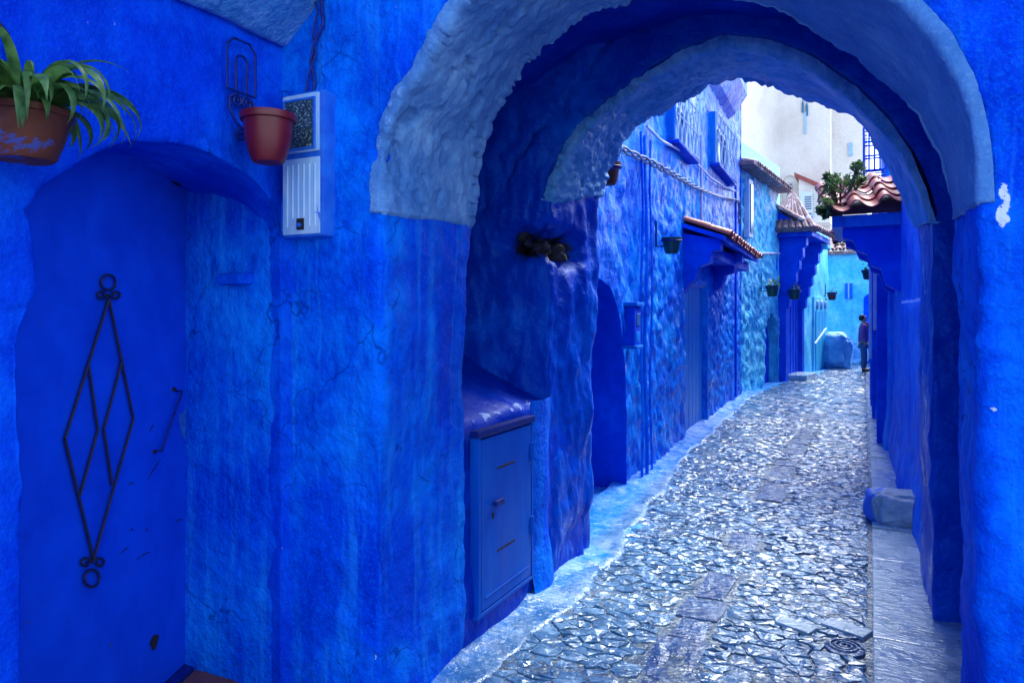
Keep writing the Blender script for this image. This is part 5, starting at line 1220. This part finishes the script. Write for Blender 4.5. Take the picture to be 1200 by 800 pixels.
spots = [(rp3(a, b, Y_), r_) for a, b, Y_, r_ in ((972, 222, 8.35, 0.11), (966, 240, 8.15, 0.09), (985, 214, 8.5, 0.11), (998, 212, 8.7, 0.10), (1006, 198, 8.7, 0.08), (1009, 212, 8.8, 0.07), (963, 245, 8.1, 0.06), (975, 212, 8.4, 0.08), (1005, 193, 8.7, 0.05), (969, 206, 8.4, 0.04), (967, 252, 8.1, 0.04))]
bush('rooftop_bush', 'leafy green bush growing over the red tiled awning', spots, 640, 0.036, tuple(b0 - np.array([0, 0, 0.2])), [[b0 - np.array([0, 0, 0.2]), s[0]] for s in spots])
b1 = rp3(985, 280, 10.2)
spots1 = [(rp3(a, b, 10.2), r_) for a, b, r_ in ((984, 272, 0.09), (990, 282, 0.07), (980, 284, 0.06), (997, 284, 0.05))]
bush('trailing_plant', 'small green plant with pink blossom under the tiled awning', spots1, 190, 0.034, tuple(b1), [[b1, s[0]] for s in spots1] + [[b1, b1 + np.array([0.5, 0, 0.25])]], 5)
wall_pot(1017, 322, 0.22, -0.12, ((-0.05, 15.0), (0.1, 15.0001)), 'iron', 'dark hanging pot on the right wall above the person', 30)

# ================================================================== BOULDERS
def boulder(name, label, c, size, mat, seed, paint=None):
    bm = bmesh.new(); bmesh.ops.create_icosphere(bm, subdivisions=5, radius=1.0)
    V = np.array([v.co for v in bm.verts]); Fc = [[v.index for v in f.verts] for f in bm.faces]; bm.free()
    W_ = np.sign(V) * np.abs(V) ** 0.5; W_ = W_ * np.array(size) * 0.5
    d = V / np.linalg.norm(V, axis=1, keepdims=True)
    W_ = W_ + d * (0.14 * fbm(V, 1.2, 3, seed)[:, None] + 0.09 * (0.5 - cells(V, 1.5, seed))[:, None] + 0.03 * fbm(V, 6, 3, seed + 5)[:, None]) * min(size)
    W_ = W_ + np.array(c) + np.array([0, 0, size[2] * 0.42])
    at = {'paint': sstep(0.15, -0.35, fbm(V, 1.5, 3, seed + 9) + V[:, 0] * 1.2 + 0.85)} if paint else None
    return tag(obj(name, W_, Fc, mat, None, True, c, at), label, 'boulder')
c = on_ground(1052, 618); boulder('boulder', 'blue splashed stone block at the foot of the right wall', (c[0] + 0.06, c[1] + 0.14, 0.01), (0.52, 0.40, 0.27), 'rock', 201, True)
c = on_ground(980, 431); boulder('boulder', 'large cyan painted boulder beside the turquoise door', (c[0], c[1], 0), (0.75, 0.9, 1.15), 'cyanrock', 205)
c = on_ground(1000, 418); boulder('boulder', 'smaller cyan painted stone heap behind the large boulder', (c[0] - 0.1, 27.0, 0), (1.1, 0.8, 0.8), 'cyanrock', 209)

# ================================================================== PERSON
PY = 23.2
pr_ = ray(1011.5, 400); kx = PY / pr_[1]; pc_ = np.array([pr_[0] * kx, PY, 0.0])
M['skin'] = simple('skin', (0.45, 0.22, 0.15), (0.38, 0.17, 0.12), scale=6, rough=0.5)
M['hair'] = simple('black_hair', (0.012, 0.010, 0.012), scale=20, rough=0.5)
M['jacket'] = simple('purple_jacket', (0.22, 0.08, 0.34), (0.14, 0.05, 0.24), scale=8, rough=0.8, bs=0.4, bd=0.01)
M['jeans'] = simple('blue_jeans', (0.06, 0.14, 0.32), (0.04, 0.09, 0.22), scale=14, rough=0.85)
M['shoe'] = simple('dark_shoe', (0.05, 0.03, 0.03), rough=0.6)
M['scarf'] = simple('pink_scarf', (0.42, 0.08, 0.14), (0.3, 0.05, 0.1), scale=9, rough=0.8)
person = thing('person', 'person in purple jacket, pink scarf and blue jeans standing at the alley end', 'person', tuple(pc_))
# facing +X (to the right); local: f forward, s side, z up
def pw(f, s, z): return pc_ + np.array([f * 0.96, -s + f * 0.2, z])
def skin(name, chains, mat, levels=2):
    V = []; E = []; Rr = []
    for ch in chains:
        prev = None
        for q in ch:
            if isinstance(q, int): idx = q
            else: V.append(pw(*q[:3])); Rr.append(q[3:]); idx = len(V) - 1
            if prev is not None: E.append((prev, idx))
            prev = idx
    me = bpy.data.meshes.new(name); me.from_pydata([tuple(np.array(v) - pc_) for v in V], E, []); me.update()
    o = bpy.data.objects.new(name, me); C.objects.link(o); o.parent = person; WL[o.name] = pc_.copy()
    md = o.modifiers.new('skin', 'SKIN'); md.use_smooth_shade = True
    for k, sv in enumerate(me.skin_vertices[0].data):
        r_ = Rr[k]; sv.radius = (r_[0], r_[1] if len(r_) > 1 else r_[0]); sv.use_root = (k == 0)
    sb = o.modifiers.new('sub', 'SUBSURF'); sb.levels = levels; sb.render_levels = levels
    me.materials.append(M[mat]); return o
H = 1.62
body = skin('body', [
    [(0, 0, 0.88, 0.12, 0.14), (0, 0, 1.05, 0.105, 0.13), (0.01, 0, 1.22, 0.11, 0.15), (0, 0, 1.34, 0.09, 0.13), (0.0, 0, 1.39, 0.05), (0.02, 0, 1.44, 0.05), (0.03, 0, 1.50, 0.078, 0.07), (0.03, 0, 1.56, 0.075, 0.068), (0.02, 0, 1.605, 0.045)],
    [0, (0, 0.09, 0.80, 0.085), (0.01, 0.095, 0.47, 0.058), (0.0, 0.095, 0.26, 0.05), (-0.01, 0.095, 0.07, 0.038), (0.10, 0.10, 0.03, 0.032)],
    [0, (0, -0.09, 0.80, 0.085), (0.05, -0.095, 0.47, 0.058), (0.05, -0.095, 0.26, 0.05), (0.03, -0.095, 0.07, 0.038), (0.14, -0.10, 0.03, 0.032)],
    [3, (0, 0.18, 1.32, 0.055), (-0.03, 0.21, 1.06, 0.043), (0.05, 0.20, 0.83, 0.033), (0.08, 0.19, 0.76, 0.03)],
    [3, (0, -0.18, 1.32, 0.055), (-0.03, -0.21, 1.06, 0.043), (0.05, -0.20, 0.83, 0.033), (0.08, -0.19, 0.76, 0.03)]], 'skin')
skin('jacket', [
    [(0, 0, 0.80, 0.155, 0.18), (0, 0, 0.98, 0.14, 0.165), (0.01, 0, 1.20, 0.145, 0.175), (0, 0, 1.33, 0.115, 0.15), (0, 0, 1.40, 0.075)],
    [3, (0, 0.19, 1.32, 0.078), (-0.03, 0.22, 1.06, 0.066), (0.05, 0.21, 0.85, 0.052)],
    [3, (0, -0.19, 1.32, 0.078), (-0.03, -0.22, 1.06, 0.066), (0.05, -0.21, 0.85, 0.052)]], 'jacket')
skin('jeans', [[(0, 0, 0.88, 0.135, 0.155), (0, 0.09, 0.78, 0.10), (0.01, 0.095, 0.47, 0.073), (0.0, 0.095, 0.09, 0.062)], [0, (0, -0.09, 0.78, 0.10), (0.05, -0.095, 0.47, 0.073), (0.03, -0.095, 0.09, 0.062)]], 'jeans')
skin('hair', [[(-0.005, 0, 1.635, 0.06), (-0.03, 0, 1.58, 0.098, 0.09), (-0.055, 0, 1.51, 0.075, 0.075), (-0.07, 0, 1.45, 0.05, 0.06)]], 'hair')
skin('scarf', [[(0.06, 0, 1.42, 0.05, 0.07), (0.11, 0, 1.34, 0.04, 0.05), (0.135, 0.01, 1.2, 0.03, 0.045)]], 'scarf', 1)
for s_, f_ in ((0.098, 0.0), (-0.098, 0.04)):
    skin('shoe', [[(f_ - 0.04, s_, 0.045, 0.045), (f_ + 0.06, s_, 0.045, 0.046), (f_ + 0.16, s_, 0.033, 0.034)]], 'shoe', 1)
